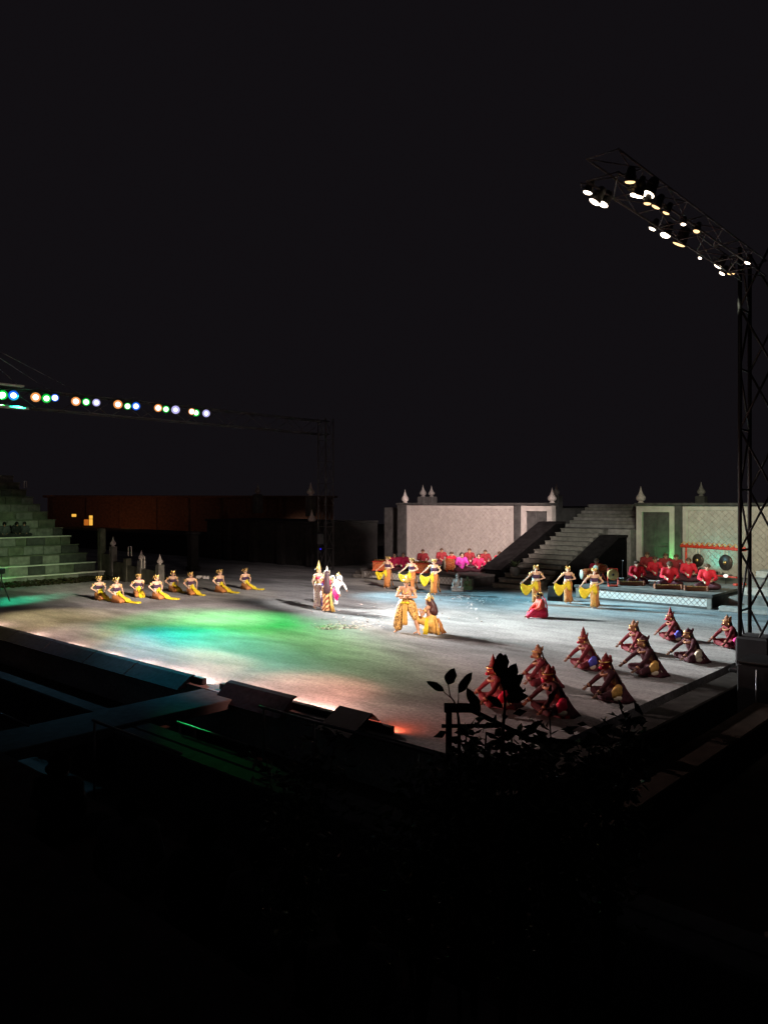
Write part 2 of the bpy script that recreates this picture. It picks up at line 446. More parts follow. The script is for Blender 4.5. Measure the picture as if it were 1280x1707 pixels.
# central stairway
terrace_cap = mat('cap_near_black', (.014, .013, .013), .95, .35, 3, .2, 0, .02)
flank_black = mat('flank_near_black', (.004, .004, .004), .95, .35, 3, .2, 0, .02)  # almost black, even colour for the stair flanks
st = thing('stone_stairway', 'wide grey stone stairway climbing between the two lattice walls', 'stairs', (38, 21.65, 0))
N1 = 13
for i in range(N1):
    x0 = 34.0 + i * 7.7 / N1; z = (i + 1) * 2.9 / N1
    rebased('step', MB().box((x0, 20.35, 0.004), (x0 + 7.7 / N1 + .02 * (i < N1 - 1), 23.0, z - .05), 0).box((x0 - .035, 20.3, z - .048), (x0 + 7.7 / N1 - .004, 23.04, z), .012), tread, st)
rebased('landing', MB().box((41.72, 19.0, .004), (43.6, 24.1, 2.9), .02), stone_mid, st)
for i in range(7):
    x0 = 43.62 + i * .5; z = 2.9 + (i + 1) * .2
    rebased('step', MB().box((x0, 19.0, .004), (x0 + .5, 24.1, z), .02), tread if i % 2 else stone_mid, st)
for sgn, ya, yb in ((1, 23.06, 24.1), (-1, 19.2, 20.28)):
    lo = 0.0 if sgn > 0 else .7
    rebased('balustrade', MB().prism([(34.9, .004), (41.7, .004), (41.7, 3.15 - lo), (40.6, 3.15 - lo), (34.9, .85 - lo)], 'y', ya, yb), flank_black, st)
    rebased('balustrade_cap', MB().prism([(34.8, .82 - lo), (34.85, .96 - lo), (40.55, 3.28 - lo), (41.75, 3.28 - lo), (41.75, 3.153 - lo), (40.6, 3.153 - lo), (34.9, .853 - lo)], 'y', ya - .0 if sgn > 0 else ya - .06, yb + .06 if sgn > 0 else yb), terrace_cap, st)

# orchestra platforms
PZ = .58
def platform(label, x0, x1, y0, y1):
    p = thing('orchestra_platform', label, 'platform', (x0, (y0 + y1) / 2, 0))
    rebased('deck', MB().box((x0 + .06, y0 + .06, PZ - .1), (x1, y1 - .06, PZ), 0), stone_mid, p)
    rebased('base', MB().box((x0 + .1, y0 + .1, .004), (x1, y1 - .1, PZ - .102)), stone_dark, p)
    rebased('rim', MB().box((x0 - .05, y0 - .05, PZ - .10), (x0 + .058, y1 + .05, PZ + .03), .015), stone_dark, p)
    rebased('panel', MB().box((x0 + .04, y0 + .22, .10), (x0 + .098, y1 - .22, PZ - .12)), panel_pale, p)
    rebased('post', MB().box((x0, y0, .004), (x0 + .098, y0 + .2, PZ - .102), .01), stone_mid, p)
    rebased('post', MB().box((x0, y1 - .2, .004), (x0 + .098, y1, PZ - .102), .01), stone_mid, p)
    rebased('plinth', MB().box((x0 - .01, y0 + .2, .004), (x0 + .098, y1 - .2, .098), .01), stone_dark, p)
    lattice(p, x0 + .04, y0 + .24, y1 - .24, .11, PZ - .125, .235, .014, wall_groove, .012)
    return p
platform('low stone platform with diamond lattice front under the left orchestra', 32.8, WX - .2, 23.4, 31.3)
platform('low stone platform with teal lit lattice front under the right orchestra', 32.8, WX - .2, 11.45, 17.6)
stepL = thing('platform_step', 'small stone block step at the left end of the left platform', 'step', (33.2, 31.75, 0))
MB().box((-.3, -.35, .004), (.5, .35, .22), .02).build('lower_block', stone_mid, stepL)
MB().box((-.1, -.30, .223), (.5, .30, .40), .02).build('upper_block', stone_mid, stepL)
# stepped stone seats to the right of the right platform
ss = thing('side_steps', 'blue lit stone steps right of the right orchestra platform', 'steps', (36, 8.8, 0))
for i in range(5):
    rebased('step', MB().box((32.6 + i * 1.2, 4.5, .004), (33.79 + i * 1.2, 11.1, .20 + .28 * i), .02), [stone_pale, stone_mid][i % 2], ss)

# dark terraces at the back left
terrace_shaded = mat('terrace_shaded', (.022, .021, .020), .95, .35, 3, .4)  # near-black copy of the dark stone; missing light is put into its colour
dt = thing('dark_terrace', 'unlit stone terrace wall in the dark at the back left', 'terrace', (38, 46, 0))
ya_, yb_ = at_x(540, 36.6, z=0).y, at_x(345, 36.6, z=0).y
rebased('lower_wall', MB().box((36.6, ya_, .004), (42, yb_, 2.95), .03), terrace_shaded, dt)
rebased('lower_coping', MB().box((36.45, ya_ - .1, 2.953), (42, yb_ + .1, 3.1), .03), terrace_shaded, dt)
rebased('side_wall', MB().box((36.7, yb_ + .12, .004), (42, 85, 1.75), .03), terrace_shaded, dt)
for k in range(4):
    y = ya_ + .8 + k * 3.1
    rebased('buttress', MB().box((36.2, y, .004), (36.598, y + .6, 2.95), .03), terrace_shaded, dt)
# tall narrow stone post that catches a little light
pp = P(322, 952)
tp = thing('stone_gatepost', 'faintly lit square stone gatepost in the dark behind the kneeling dancers', 'post', (pp.x, pp.y, 0))
MB().box((-.35, -.35, .004), (.35, .35, .3), .03).build('foot', terrace_shaded, tp)
MB().box((-.27, -.27, .303), (.27, .27, 2.35), .03).build('shaft', terrace_shaded, tp)
MB().box((-.36, -.36, 2.353), (.36, .36, 2.55), .04).build('cap', terrace_shaded, tp)

# left stone stand with seating rows
SX1, SY0 = 22.6, 42.0
sd = thing('stone_stand', 'mossy stone seating stand rising at the far left of the stage', 'stand', (16, 47, 0))
blocks = [stone_mid, stone_moss, mat('stone_worn', (.20, .19, .165), .9, .3, 4, .4), stone_moss, stone_dark, stone_mid, stone_dark, stone_moss]
rb = random.Random(5)
for k in range(13):
    y0 = SY0 + k * 1.02; z0 = k * .48; z1 = z0 + .48
    xe = SX1
    x = 8.0
    rebased('seat_row', MB().box((8.0, y0 + .34, .004), (xe - .02, y0 + 1.36, z1 - .06)), stone_moss, sd)
    while x < xe - .05:
        L = min(rb.uniform(.62, 1.15), xe - x)
        if xe - (x + L) < .35: L = xe - x
        dz = rb.uniform(-.012, .012); dy = rb.uniform(-.03, .03)
        rebased('stone_block', MB().box((x + .008, y0 + dy, z0 + .004 if k == 0 else z0 - .05), (x + L - .008, y0 + .335, z1 - .062 + 0 * dz), .02), rb.choice(blocks), sd)
        x += L
    rebased('nosing', MB().box((8.0 if k not in (3,) else 8.0, y0 - .05, z1 - .058), (xe + .03, y0 + .42, z1), .012), nosing_mat if k in (0, 1, 4) else stone_moss, sd)
# balustrade that steps down at the right end of the stand
bl = thing('stepped_balustrade', 'mossy stone balustrade with bud posts stepping down beside the left stand', 'balustrade', (22.6, 40, 0))
posts = [(267, 984, 1.12, True), (236, None, 1.25, True), (213, None, 1.30, False), (189, None, 1.9, True), (170, None, 2.9, False)]
for px, py, ztop, bud in posts:
    q = at_x(px, 22.75, z=0)
    o = rebased('pillar', MB().box((q.x - .17, q.y - .17, .004), (q.x + .17, q.y + .17, ztop), .02), stone_moss if not bud else stone_mid, bl)
    if bud: put('finial', FIN, bl, (q.x - 22.6, q.y - 40, ztop - .005), None, 0, (.62,) * 3)
ys = [at_x(px, 22.75, z=0).y for px, *_ in posts]
for i in range(len(ys) - 1):
    z = [.80, .92, 1.05, 1.45, 2.3, 3.1][i]
    rebased('rail_block', MB().box((22.65, ys[i] + .18, .004), (22.9, ys[i + 1] - .18, z), .02), stone_moss, bl)
# dark reddish planting along the foot of the stand
hedge_mat = mat('red_groundcover', (.075, .018, .016), .8, .6, 9, .2, 0, .3, 4, (.03, .05, .012))
hm = MB(); rh = random.Random(3)
for i in range(5200):
    x = rh.uniform(8, 24.8) if i < 4200 else rh.uniform(22.6, 25.0)
    y = rh.uniform(41.0, 41.98) if x < 23 else rh.uniform(38.5, 41.9)
    z = rh.uniform(.02, .30) * (1 - abs(y - 41.6) * .5 if x < 23 else 1)
    a = rh.uniform(0, 6.28); t = rh.uniform(-.9, .9); s = rh.uniform(.05, .11)
    u = V((math.cos(a), math.sin(a), 0)) * s; w = V((-math.sin(a) * math.cos(t), math.cos(a) * math.cos(t), math.sin(t))) * s * .6
    c = V((x, y, max(.03, z)))
    hm.add([c - u, c - w, c + u, c + w], [(0, 1, 2, 3)])
o = hm.build('ground_cover', hedge_mat, None, None, False, 'stuff'); o['label'] = 'dark red leafy ground cover along the foot of the left stand'
# thin steel handrail posts, pale colour standing in for their glint
def rail_pair(px, py_top, py_base, Y, label):
    b = at_d(px, py_base, Y); t = at_d(px, py_top, Y)
    o = thing('handrail', label, 'handrail', (b.x, b.y, b.z), 0, 'handrails beside the left stand')
    h = t.z - b.z
    d = V((.669, -.743, 0)) * .16
    for s in (-.5, .5): MB().tube([d * s, d * s + V((0, 0, h))], .026, 6).build('post', nosing_mat, o, None, True)
    MB().tube([d * -.5 + V((0, 0, h)), d * .5 + V((0, 0, h))], .02, 6).build('top_bar', steel, o, None, True)
rail_pair(217, 911, 927, 42.3, 'short pale handrail posts, upper pair right of the left stand')
rail_pair(239, 927, 947, 41, 'short pale handrail posts, lowest pair above the balustrade')
rail_pair(43, 802, 813, 52, 'short pale handrail posts at the top of the left stand')

# lit pavilion far behind on the left
brick = mat('terracotta', (.30, .14, .085), .9, .3, 4, .3)
pv = thing('far_pavilion', 'long low terracotta building glowing faintly behind the left stand', 'building', (58, 78, 0))
def PV(px, py, Y=84): return at_d(px, py, Y)
a0 = from_cam((80 - 640) / FPX * 84, 84, 0); b0 = from_cam((556 - 640) / FPX * 90, 90, 0)
ang = math.atan2(b0.y - a0.y, b0.x - a0.x); L = (b0 - a0).length
pv.location = (a0.x, a0.y, 0); pv.rotation_euler.z = ang
MB().box((0, 0, -1.0), (L, 6, 4.95)).build('wall', brick, pv)
for k in range(9):
    MB().box((.5 + k * L / 9, -.18, -1.0), (1.0 + k * L / 9, -.003, 4.95), .03).build('pilaster', brick, pv)
MB().box((-.4, -.5, 4.953), (L + .4, 6.3, 5.2), .05).build('eave', brick, pv)
win_lit = emit('lit_window', (1, .50, .07), 1.0)
win_dim = emit('dim_window', (1, .26, .03), .42)
for px, y0, y1, w, mm in ((123, 857, 861.5, 7.0, win_lit), (150.3, 859.5, 865, 5.5, win_lit), (150.3, 865.6, 876, 5.5, win_lit), (143, 866, 876, 7.5, win_dim)):
    t = (px - 640) / FPX
    Y = 84.0
    z1 = CAM_H - (y0 - HOR) * Y / FPX; z0 = CAM_H - (y1 - HOR) * Y / FPX
    q = from_cam(t * Y, Y, 0) - pv.location
    lx = q.x * math.cos(ang) + q.y * math.sin(ang)
    hw = w * Y / FPX / 2
    f = MB().box((lx - hw - .06, -.225, z0 - .05), (lx + hw + .06, -.185, z1 + .05)).build('window', stone_dark, pv)
    MB().box((lx - hw, -.25, z0), (lx + hw, -.228, z1)).build('pane', mm, f)
pl = bpy.data.lights.new('pavilion_lamp_light', 'POINT'); pl.energy = 34; pl.color = (1, .42, .14); pl.shadow_soft_size = .3
plo = bpy.data.objects.new('pavilion_lamp_light', pl); col.objects.link(plo); plo.parent = pv; plo.location = (9.0, -4.5, 1.7)
MB().tube([(9.0, -4.5, -1.0), (9.0, -4.5, 1.4)], .05, 8).build('lamp_post', black_metal, pv)

# ================================================================== TRUSSES AND LAMPS
def lattice_beam(root, p0, p1, w, h, r, m, bay=1.0, axis='x', n=6):
    # box truss between p0 and p1 (along axis), local coordinates; chords and each brace are parts
    p0, p1 = V(p0), V(p1); d = (p1 - p0); L = d.length; d.normalize()
    u, v = {'x': (V((0, 1, 0)), V((0, 0, 1))), 'z': (V((1, 0, 0)), V((0, 1, 0)))}[axis]
    cs = [u * (sx * w / 2) + v * (sy * h / 2) for sx, sy in ((-1, -1), (1, -1), (1, 1), (-1, 1))]
    for c in cs: MB().tube([p0 + c, p1 + c], r, n).build('chord', m, root, None, True)
    k = max(1, round(L / bay)); s = L / k
    for fi in range(4):
        a, b = cs[fi], cs[(fi + 1) % 4]
        for i in range(k):
            q0 = p0 + d * s * i; q1 = p0 + d * s * (i + 1)
            (A, B) = (a, b) if i % 2 == 0 else (b, a)
            MB().tube([q0 + A, q1 + B], r * .55, 5).build('brace', m, root, None, True)
            if fi % 2 == 0: MB().tube([q0 + a, q0 + b], r * .55, 5).build('strut', m, root, None, True)
LY = 37.0
lt = thing('lighting_truss', 'long dark lattice lighting truss carrying coloured lamps at the far left', 'truss', (21, LY, 0))
truss_dark = mat('truss_dark', (.07, .068, .07), .6, .1, 5, 0, .1)  # darker copy of the truss metal, lack of light put into its colour
lattice_beam(lt, (-8.75, 0, 9.27), (14.4, 0, 9.27), .7, .85, .035, truss_dark, 1.35)
lattice_beam(lt, (14.4, 0, 0.004), (14.4, 0, 9.9), .7, .7, .04, truss_dark, 1.5, 'z')
lattice_beam(lt, (-8.4, 0, 0.004), (-8.4, 0, 12.2), .7, .7, .04, truss_dark, 1.5, 'z')
for dx, dz in ((6.2, 9.75), (4.6, 9.75), (3.2, 9.75)):
    MB().tube([(-8.4, 0, 12.2), (-8.4 + dx, 0, dz)], .014, 5).build('guy_wire', steel, lt, None, True)
MB().box((-6.9, -.75, 9.72), (-5.4, -.40, 9.80), .01).box((-6.9, -.75, 8.70), (-5.2, -.40, 8.78), .01).build('lit_cross_piece', nosing_mat, lt)  # cross pieces at the truss joint; strong lamp light put into pale colour

can_black = mat('lamp_can', (.05, .05, .05), .6, .2, 6, 0, .1)
LENS = {}
def lens_mat(c, r):
    spec = {'amber': ((1, .36, .10), .9), 'green': ((.0, .75, .06), .8), 'blue': ((.01, .16, 1), .9), 'white': ((.55, .52, .95), .9)}[c]
    return emit('lens_' + c, spec[0], spec[1], r)
def stage_lamp(name, label, loc, aim, colour, r=.17, group=None, watts=0, light=None, cone=26, yoke_up=True, core=True):
    loc = V(loc); d = (V(aim) - loc).normalized()
    t = thing(name, label, 'lamp', loc, 0, group)
    q = d.to_track_quat('X', 'Z').to_matrix()
    def rot(mb): mb.v = [tuple(q @ V(p)) for p in mb.v]; return mb
    cl_ = min(1.0, r / .17)
    rot(MB().tube([(-.42 * cl_, 0, 0), (-.40 * cl_, 0, 0), (-.30 * cl_, 0, 0), (-.02, 0, 0), (.03, 0, 0)], [r * .35, r * .6, r * .8, r, r * 1.06], 14)).build('can', can_black, t, None, True)
    lens = MB().tube([(.032, 0, 0), (.05, 0, 0), (.062, 0, 0)], [r * .98, r * .8, r * .25], 14).build('lens', lens_mat(colour, r * .66) if core else [emit('lens_hot', (1, .82, .62), 7.0), emit('lens_warm', (1, .62, .28), 2.2), emit('lens_hot', (1, .82, .62), 7.0)][int(abs(loc.x) * 37) % 3], t, None, True)
    lens.rotation_euler = q.to_euler()
    rot(MB().tube([(-.15 * cl_, -r * 1.15, 0), (-.15 * cl_, -r * 1.15, r * 1.9), (-.15 * cl_, r * 1.15, r * 1.9), (-.15 * cl_, r * 1.15, 0)], .012, 5)).build('yoke', can_black, t)
    return t
RIG = 'lamps hung on the left truss'
ords = ['first', 'second', 'third', 'fourth', 'fifth', 'sixth']
clusters = [[(5, 658, 'green'), (23, 659, 'blue')], [(60, 662, 'amber'), (78, 664, 'green'), (92, 663, 'blue')], [(127, 669, 'amber'), (144, 670, 'green'), (161, 671, 'white')],
            [(197, 674, 'amber'), (213, 677, 'green'), (227, 677, 'blue')], [(264, 680, 'amber'), (277, 682, 'green'), (293, 683, 'white')], [(320, 686, 'amber'), (327, 688, 'green'), (344, 689, 'white')]]
LAMP = {}
for ci, cl in enumerate(clusters):
    for px, py, c in cl:
        q = at_y(px, LY - .55, py=py)
        aim = V((q.x + (16 - q.x) * .35, 20, 0)) * .4 + V((0, 0, CAM_H)) * .6
        LAMP[(ci, c)] = q
        stage_lamp('stage_lamp', f'{c} lamp in the {ords[ci]} cluster from the left on the far left truss', q, aim, c, .20 * (1 + .14 * math.sin(px * 1.7)), RIG)

# near right truss on its tower
TX0, TY0, TW = 21.57, 6.0, .8
tw = thing('truss_tower', 'black lattice tower at the right edge of the stage', 'tower', (TX0 + .4, TY0 + .4, -.06))
lattice_beam(tw, (0, 0, .0), (0, 0, 11.2), TW, TW, .055, black_metal, 1.62, 'z', 8)
MB().box((-.62, -.62, 0), (.62, .62, .10), .02).build('base_plate', black_metal, tw)
MB().box((-.5, -.35, .103), (.36, .5, .95), .06).build('cable_cover', cloth_black, tw)
box = thing('equipment_case', 'black equipment case standing in front of the right tower', 'case', (20.1, 5.5, -1.0))
MB().box((-.5, -.8, 0), (.6, .75, 1.55), .03).build('body', cloth_black, box)
MB().box((-.52, -.82, 1.552), (.62, .77, 1.62), .02).build('lid', black_metal, box)
MB().tube([(-.53, .3, .2), (-.53, .3, 1.45)], .018, 6).build('edge_trim', steel, box, None, True)
MB().tube([(-.53, -.5, .2), (-.53, -.5, 1.45)], .014, 6).build('edge_trim', truss_metal, box, None, True)
rt = thing('overhead_truss', 'dark overhead lamp truss at upper right with small bright lamps', 'truss', (17, 6.4, 10.1))
lattice_beam(rt, (-4.1, 0, .30), (4.4, 0, .30), .6, .4, .022, truss_metal, 1.0)
RG = 'lamps on the right overhead truss'
r_lamps = [(980, 318, .10, 6.8), (992, 334, .13, 6.8), (1006, 338, .12, 6.8), (1050, 300, .11, 6.0), (1066, 309, .08, 6.0), (1080, 322, .15, 6.0), (1064, 324, .11, 6.0), (1079, 336, .08, 6.0), (1056, 322, .07, 6.0), (1094, 342, .10, 6.0), (1111, 352, .08, 6.0),
           (1088, 379, .09, 6.8), (1109, 390, .13, 6.8), (1132, 405, .17, 6.8), (1139, 371, .06, 6.0), (1161, 383, .08, 6.0), (1198, 442, .13, 6.8), (1204, 454, .09, 6.8), (1218, 454, .11, 6.8), (1246, 436, .08, 6.0), (1167, 428, .05, 6.8)]
names_r = ['leftmost tiny lamp of the overhead truss', 'long bright lamp second from the left on the overhead truss', 'bright lamp third from the left on the overhead truss', 'pointed bright lamp at the top of the upper row', 'small lamp just below the topmost lamp', 'largest white lamp of the upper row', 'round lamp below left of the largest upper lamp', 'small lamp just under the largest upper lamp', 'dim warm lamp left of the upper group', 'amber dim lamp at the lower end of the upper group', 'small yellowish lamp ending the upper group', 'first lamp of the middle lower row', 'second lamp of the middle lower row', 'largest white lamp of the middle lower row', 'tiny lamp alone right of the upper group', 'small yellow lamp midway down the upper row', 'upper lamp of the three near the tower', 'lower left lamp of the three near the tower', 'right lamp of the three near the tower', 'lone small lamp beside the tower at upper right', 'tiny lamp alone above the three near the tower']
RL = []
rr_ = random.Random(9)
for (px, py, r, yy), nm in zip(r_lamps, names_r):
    q = at_y(px, yy, py=py)
    dr = V((rr_.uniform(-.35, .15), .38 + rr_.uniform(-.25, .2), -.9))
    stage_lamp('flood_lamp', nm, q, q + dr, 'white', r * .85, RG, core=False)
    RL.append(q)

# ------------------------------------------------------------------ spots at those lamps, with some added washes and fills
def fl(px, py, z=0): return P(px, py) + V((0, 0, z))
K = 1.0
def lt_src(x): return V((x, LY - .75, 9.35))
def rt_src(x, y=6.9): return V((x, y, 9.95))
# from the left truss, coloured
spot('light_green_pool', lt_src(23.0), fl(430, 1050), 23000 * K, GREEN, 24, 1.0)
spot('light_green_pool_b', lt_src(21.0), fl(350, 1046), 11000 * K, GREEN, 32, 1.0)
spot('light_cyan_pool', lt_src(20.0), fl(320, 1080), 24000 * K, (.02, .50, .9), 19, 1.0)
spot('light_blue_pool', lt_src(18.0), fl(190, 1074), 3500 * K, (.3, .6, .9), 28, 1.0)
spot('light_teal_side', lt_src(15.4), (14.0, 38.7, 0), 11000 * K, (.02, 1, .50), 60, 1.0)
spot('light_olive_side', lt_src(16.2), fl(100, 1032), 6000 * K, (1, .78, .40), 34, 1.0)
spot('light_green_stand', lt_src(14.6), (13.0, 43.0, .9), 34000 * K, (.10, 1, .12), 56, 1.0)
spot('light_blue_back', lt_src(24.0), fl(780, 1000), 36000 * K, (.35, .8, 1), 26, 1.0)
spot('light_amber_right', lt_src(17.0), fl(985, 1088, .5), 28000 * K, (1, .80, .76), 26, 1.0, .5)
spot('light_white_right', lt_src(19.0), fl(1080, 1050), 70000 * K, (.88, 1, 1), 32, 1.0, .5)
spot('light_white_centre', lt_src(21.0), fl(800, 1050), 44000 * K, (.96, .98, .96), 28, 1.0, .4)
spot('light_red_floor', lt_src(18.5), fl(620, 1110), 20000 * K, (1, .70, .64), 24, 1.0)
spot('light_blue_right', lt_src(24.5), fl(1200, 1015, .3), 52000 * K, (.30, .78, 1), 26, 1.0)
# from the right truss, white key
spot('key_left_dancers', rt_src(17.5), fl(290, 994, .6), 32000 * K, WARM, 13, .9)
spot('key_left_dancers_b', rt_src(15.0), fl(200, 1003, .6), 30000 * K, WARM, 12, .9)
spot('key_left_dancers_c', rt_src(18.2), fl(392, 986, .6), 28000 * K, WARM, 11, .9)
spot('key_couple', rt_src(18.5), fl(543, 1018, 1.0), 24000 * K, WHITE, 8, .9)
spot('key_men', rt_src(16.2), fl(694, 1056, .9), 15000 * K, WARM, 13, .9)
spot('key_trio_left', rt_src(20.0), fl(685, 986, 1.0), 26000 * K, WARM, 11, .9)
spot('key_trio_right', rt_src(19.6), fl(942, 1010, .9), 12000 * K, WARM, 16, .9)
spot('wash_wall_left', rt_src(19.5), (WX, 30.5, 2.6), 72000 * K, (1, .78, .74), 20, .7)
spot('wash_wall_right', rt_src(20.5), (WX, 13.0, 2.6), 16000 * K, (.92, .92, .68), 34, .8)
spot('wash_platform_right', lt_src(22.4), (32.8, 14.2, .4), 52000 * K, (.86, 1, .98), 11, 1.0)
spot('wash_floor', rt_src(14.0), fl(430, 1020), 1600 * K, (1, .84, .78), 80, 1.0)
spot('wash_floor_b', rt_src(18.0), fl(610, 992), 28000 * K, (1, .80, .76), 28, 1.0)
spot('wash_left', rt_src(16.4), fl(285, 1016), 50000 * K, (1, .80, .76), 19, 1.0)
spot('wash_stand', rt_src(13.5), (17.5, 44, 1.2), 24000 * K, (.6, 1, .5), 18, 1.0)
spot('wash_left_pink', rt_src(15.6), fl(230, 1085), 6000 * K, (1, .50, .38), 16, 1.0)
spot('key_orchestra_left', rt_src(20.6), (36.5, 26.5, 1.2), 22000 * K, (1, .78, .75), 12, 1.0)
spot('key_orchestra_right', lt_src(25.0), (34.6, 13.8, 1.0), 22000 * K, (1, .9, .85), 12, 1.0)
spot('wash_stairs', rt_src(17.2), (41, 21.6, 2.6), 24000 * K, (1, .95, .86), 15, 1.0)
spot('wash_centre', rt_src(17.8), fl(560, 1000), 17000 * K, (.92, .94, .96), 24, 1.0, .4)
spot('glint_finials', rt_src(18.8), (41, 38.6, 4.3), 30000 * K, (1, .86, .78), 7, 1.0)  # added spot to bring out the far buds
spot('fill_troop', rt_src(14.2, 6.1), fl(985, 1115), 1000 * K, (1, .80, .72), 56, 1.0, .8)  # added soft fill over the masked troop
spot('pink_front_left', rt_src(13.4), fl(150, 1068), 26000 * K, (1, .46, .28), 13, 1.0, .3)  # added pink spots, here and below, widening the footlight glow
spot('pink_front_middle', rt_src(13.8), fl(310, 1102), 22000 * K, (1, .36, .27), 15, 1.0, .3)
spot('pink_front_right', rt_src(14.6), fl(490, 1148), 13000 * K, (1, .34, .26), 20, 1.0, .3)

# ------------------------------------------------------------------ footlights behind slanted shields along the stage front
shield_mat = mat('shield_black', (.010, .012, .018), .8, .4, 8, .3, 0, .08)
def shield(y0, y1, label, z=.15):
    t = thing('footlight_shield', label, 'light shield', (10.72, (y0 + y1) / 2, 0), 0, 'slanted footlight shields along the stage front')
    L = (y1 - y0) / 2
    MB().prism([(-.12, -.10), (-.08, -.12), (.30, z - .03), (.26, z)], 'y', -L + .02, L - .02).build('slanted_board', shield_mat, t)
    MB().prism([(.262, z), (.30, z - .03), (.40, z + .004), (.385, z + .03)], 'y', -L + .02, L - .02).build('top_lip', shield_mat, t)
    for s in (-1, 1):
        MB().prism([(-.10, -.11), (.27, -.10), (.27, z - .04)], 'y', s * (L - .05) - .015, s * (L - .05) + .015).build('end_gusset', shield_mat, t)
    return t
ybs = [at_x(p, 10.98, z=0).y for p in (318, 228, 158, 88, 28, -60)]
nm_s = ['slanted black footlight shield at the footbridge, end of the long row', 'slanted bluish black shield second from the footbridge', 'slanted bluish black shield third from the footbridge', 'slanted black shield fourth from the footbridge', 'slanted black shield at the left picture edge']
for i in range(5): shield(ybs[i], ybs[i + 1], nm_s[i])
shield(at_x(488, 10.98, z=0).y, at_x(377, 10.98, z=0).y, 'slanted black footlight shield right of the footbridge', .25)
# small tilted flap with a red lamp
q = at_x(585, 11.0, z=0)
fb = thing('footlight_hood', 'small black tent shaped hood over a red footlight', 'light hood', (q.x, q.y, 0))
MB().prism([(-.62, .004), (-.58, .004), (.05, .30), (.03, .335)], 'y', -.55, .35).build('front_flap', shield_mat, fb)
MB().prism([(.055, .30), (.03, .335), (.30, .10), (.28, .08)], 'y', -.55, .35).build('rear_flap', shield_mat, fb)
foot_lens = emit('footlight_lens', (1, .55, .40), 2.0)
def footlight(px, watts, c, label, z=.14, x=11.14):
    q = at_x(px, x, z=z)
    t = thing('footlight', label, 'lamp', (q.x, q.y, 0), 0, 'footlights along the stage front')
    MB().box((-.10, -.54, .004), (.03, .54, .155), .015).build('housing', can_black, t)
    MB().box((.032, -.5, .08), (.042, .5, .145)).build('lens', foot_lens, t)
    d = bpy.data.lights.new('footlight_light', 'AREA'); d.shape = 'RECTANGLE'; d.size = .07; d.size_y = 1.0; d.energy = watts; d.color = c
    o = bpy.data.objects.new('footlight_light', d); col.objects.link(o); o.location = (q.x + .09, q.y, z - .02); o.rotation_euler = (0, R(-92), 0)
PINKW = (1, .62, .52)
row = [(-25, 'footlight just beyond the left picture edge'), (40, 'footlight behind the shields, first from the left edge'), (105, 'footlight behind the shields, second from the left edge'), (165, 'footlight behind the shields, third from the left edge'), (222, 'footlight behind the shields, fourth from the left edge'), (275, 'footlight behind the shields, next to last before the footbridge'), (322, 'footlight at the footbridge end of the long shield row'), (395, 'footlight behind the shield just right of the footbridge'), (450, 'footlight behind the far end of the shield right of the footbridge'), (508, 'bright pink footlight under the steel handrail'), (556, 'pink footlight left of the small tent shaped hood')]
for px_, lab_ in row: footlight(px_, 55 if px_ < 500 else 75, PINKW if px_ < 500 else (1, .52, .42), lab_)
footlight(622, 45, (1, .12, .05), 'red footlight beside the small tent shaped hood')

# ------------------------------------------------------------------ railings in the dark foreground
def railing(label, x, y0, y1, z, post_ys, floor_z=-.06, r=.028, m=steel):
    t = thing('handrail', label, 'railing', (x, (y0 + y1) / 2, floor_z))
    ym = (y0 + y1) / 2
    MB().tube([(0, y0 - ym, z - floor_z), (0, y1 - ym, z - floor_z)], r, 8).build('top_rail', m, t, None, True)
    for y in post_ys: MB().tube([(0, y - ym, 0), (0, y - ym, z - floor_z - r)], r * .85, 8).build('post', m, t, None, True)
    return t
rail_dark = mat('rail_dark', (.13, .13, .14), .45, .2, 5, 0, .8)
railing('long steel handrail in front of the glowing stage edge', 9.5, at_x(722, 9.5, z=.5).y, at_x(432, 9.5, z=.5).y, .5, [at_x(523, 9.5, z=.5).y, at_x(440, 9.5, z=.5).y, at_x(700, 9.5, z=.5).y], -1.0, .03, rail_dark)
railing('low handrail with a green lit ledge behind it', 8.65, at_x(412, 8.65, z=.06).y, at_x(296, 8.65, z=.06).y, .10, [at_x(300, 8.65, z=.1).y, at_x(325, 8.65, z=.1).y], -.9, .03, rail_dark)
railing('handrail crossing below the footbridge', 6.9, at_x(302, 6.9, z=.5).y, at_x(155, 6.9, z=.5).y, .5, [at_x(158, 6.9, z=.5).y], -1.0, .026, rail_dark)
railing('short handrail glinting green at the left bottom edge', 6.1, at_x(48, 6.1, z=.42).y, at_x(-40, 6.1, z=.42).y, .42, [at_x(-20, 6.1, z=.42).y], -1.0, .024, rail_dark)
spot('light_ledge_green', lt_src(17.5), P(350, 1225), 4200 * K, GREEN, 5, 1.0)
spot('light_ledge_blue', lt_src(16.5), P(80, 1150), 1300 * K, (.15, .7, 1), 12, 1.0)

# black bench end / low barrier by the plant
q = at_d(748, 1180, 8.6)
bb = thing('low_barrier', 'black wooden barrier end beside the leafy shoot', 'barrier', (q.x, q.y, .1))
zt = q.z - .1
MB().tube([(0, 0, 0), (0, 0, zt)], .035, 8).build('post', cloth_black, bb)
d = V((.669, -.743, 0))
MB().tube([V((0, 0, zt)) - d * .05, V((0, 0, zt)) + d * .26], .055, 6).build('top_bar', cloth_black, bb)
MB().tube([V((0, 0, zt - .2)) - d * .08, V((0, 0, zt - .2)) + d * .55], .022, 6).build('lower_bar', cloth_black, bb)
MB().tube([V((0, 0, zt)) + d * .2, V((0, 0, zt - .35)) + d * .9, V((0, 0, zt - .4)) + d * 1.8], .03, 6).build('sloping_bar', cloth_black, bb)

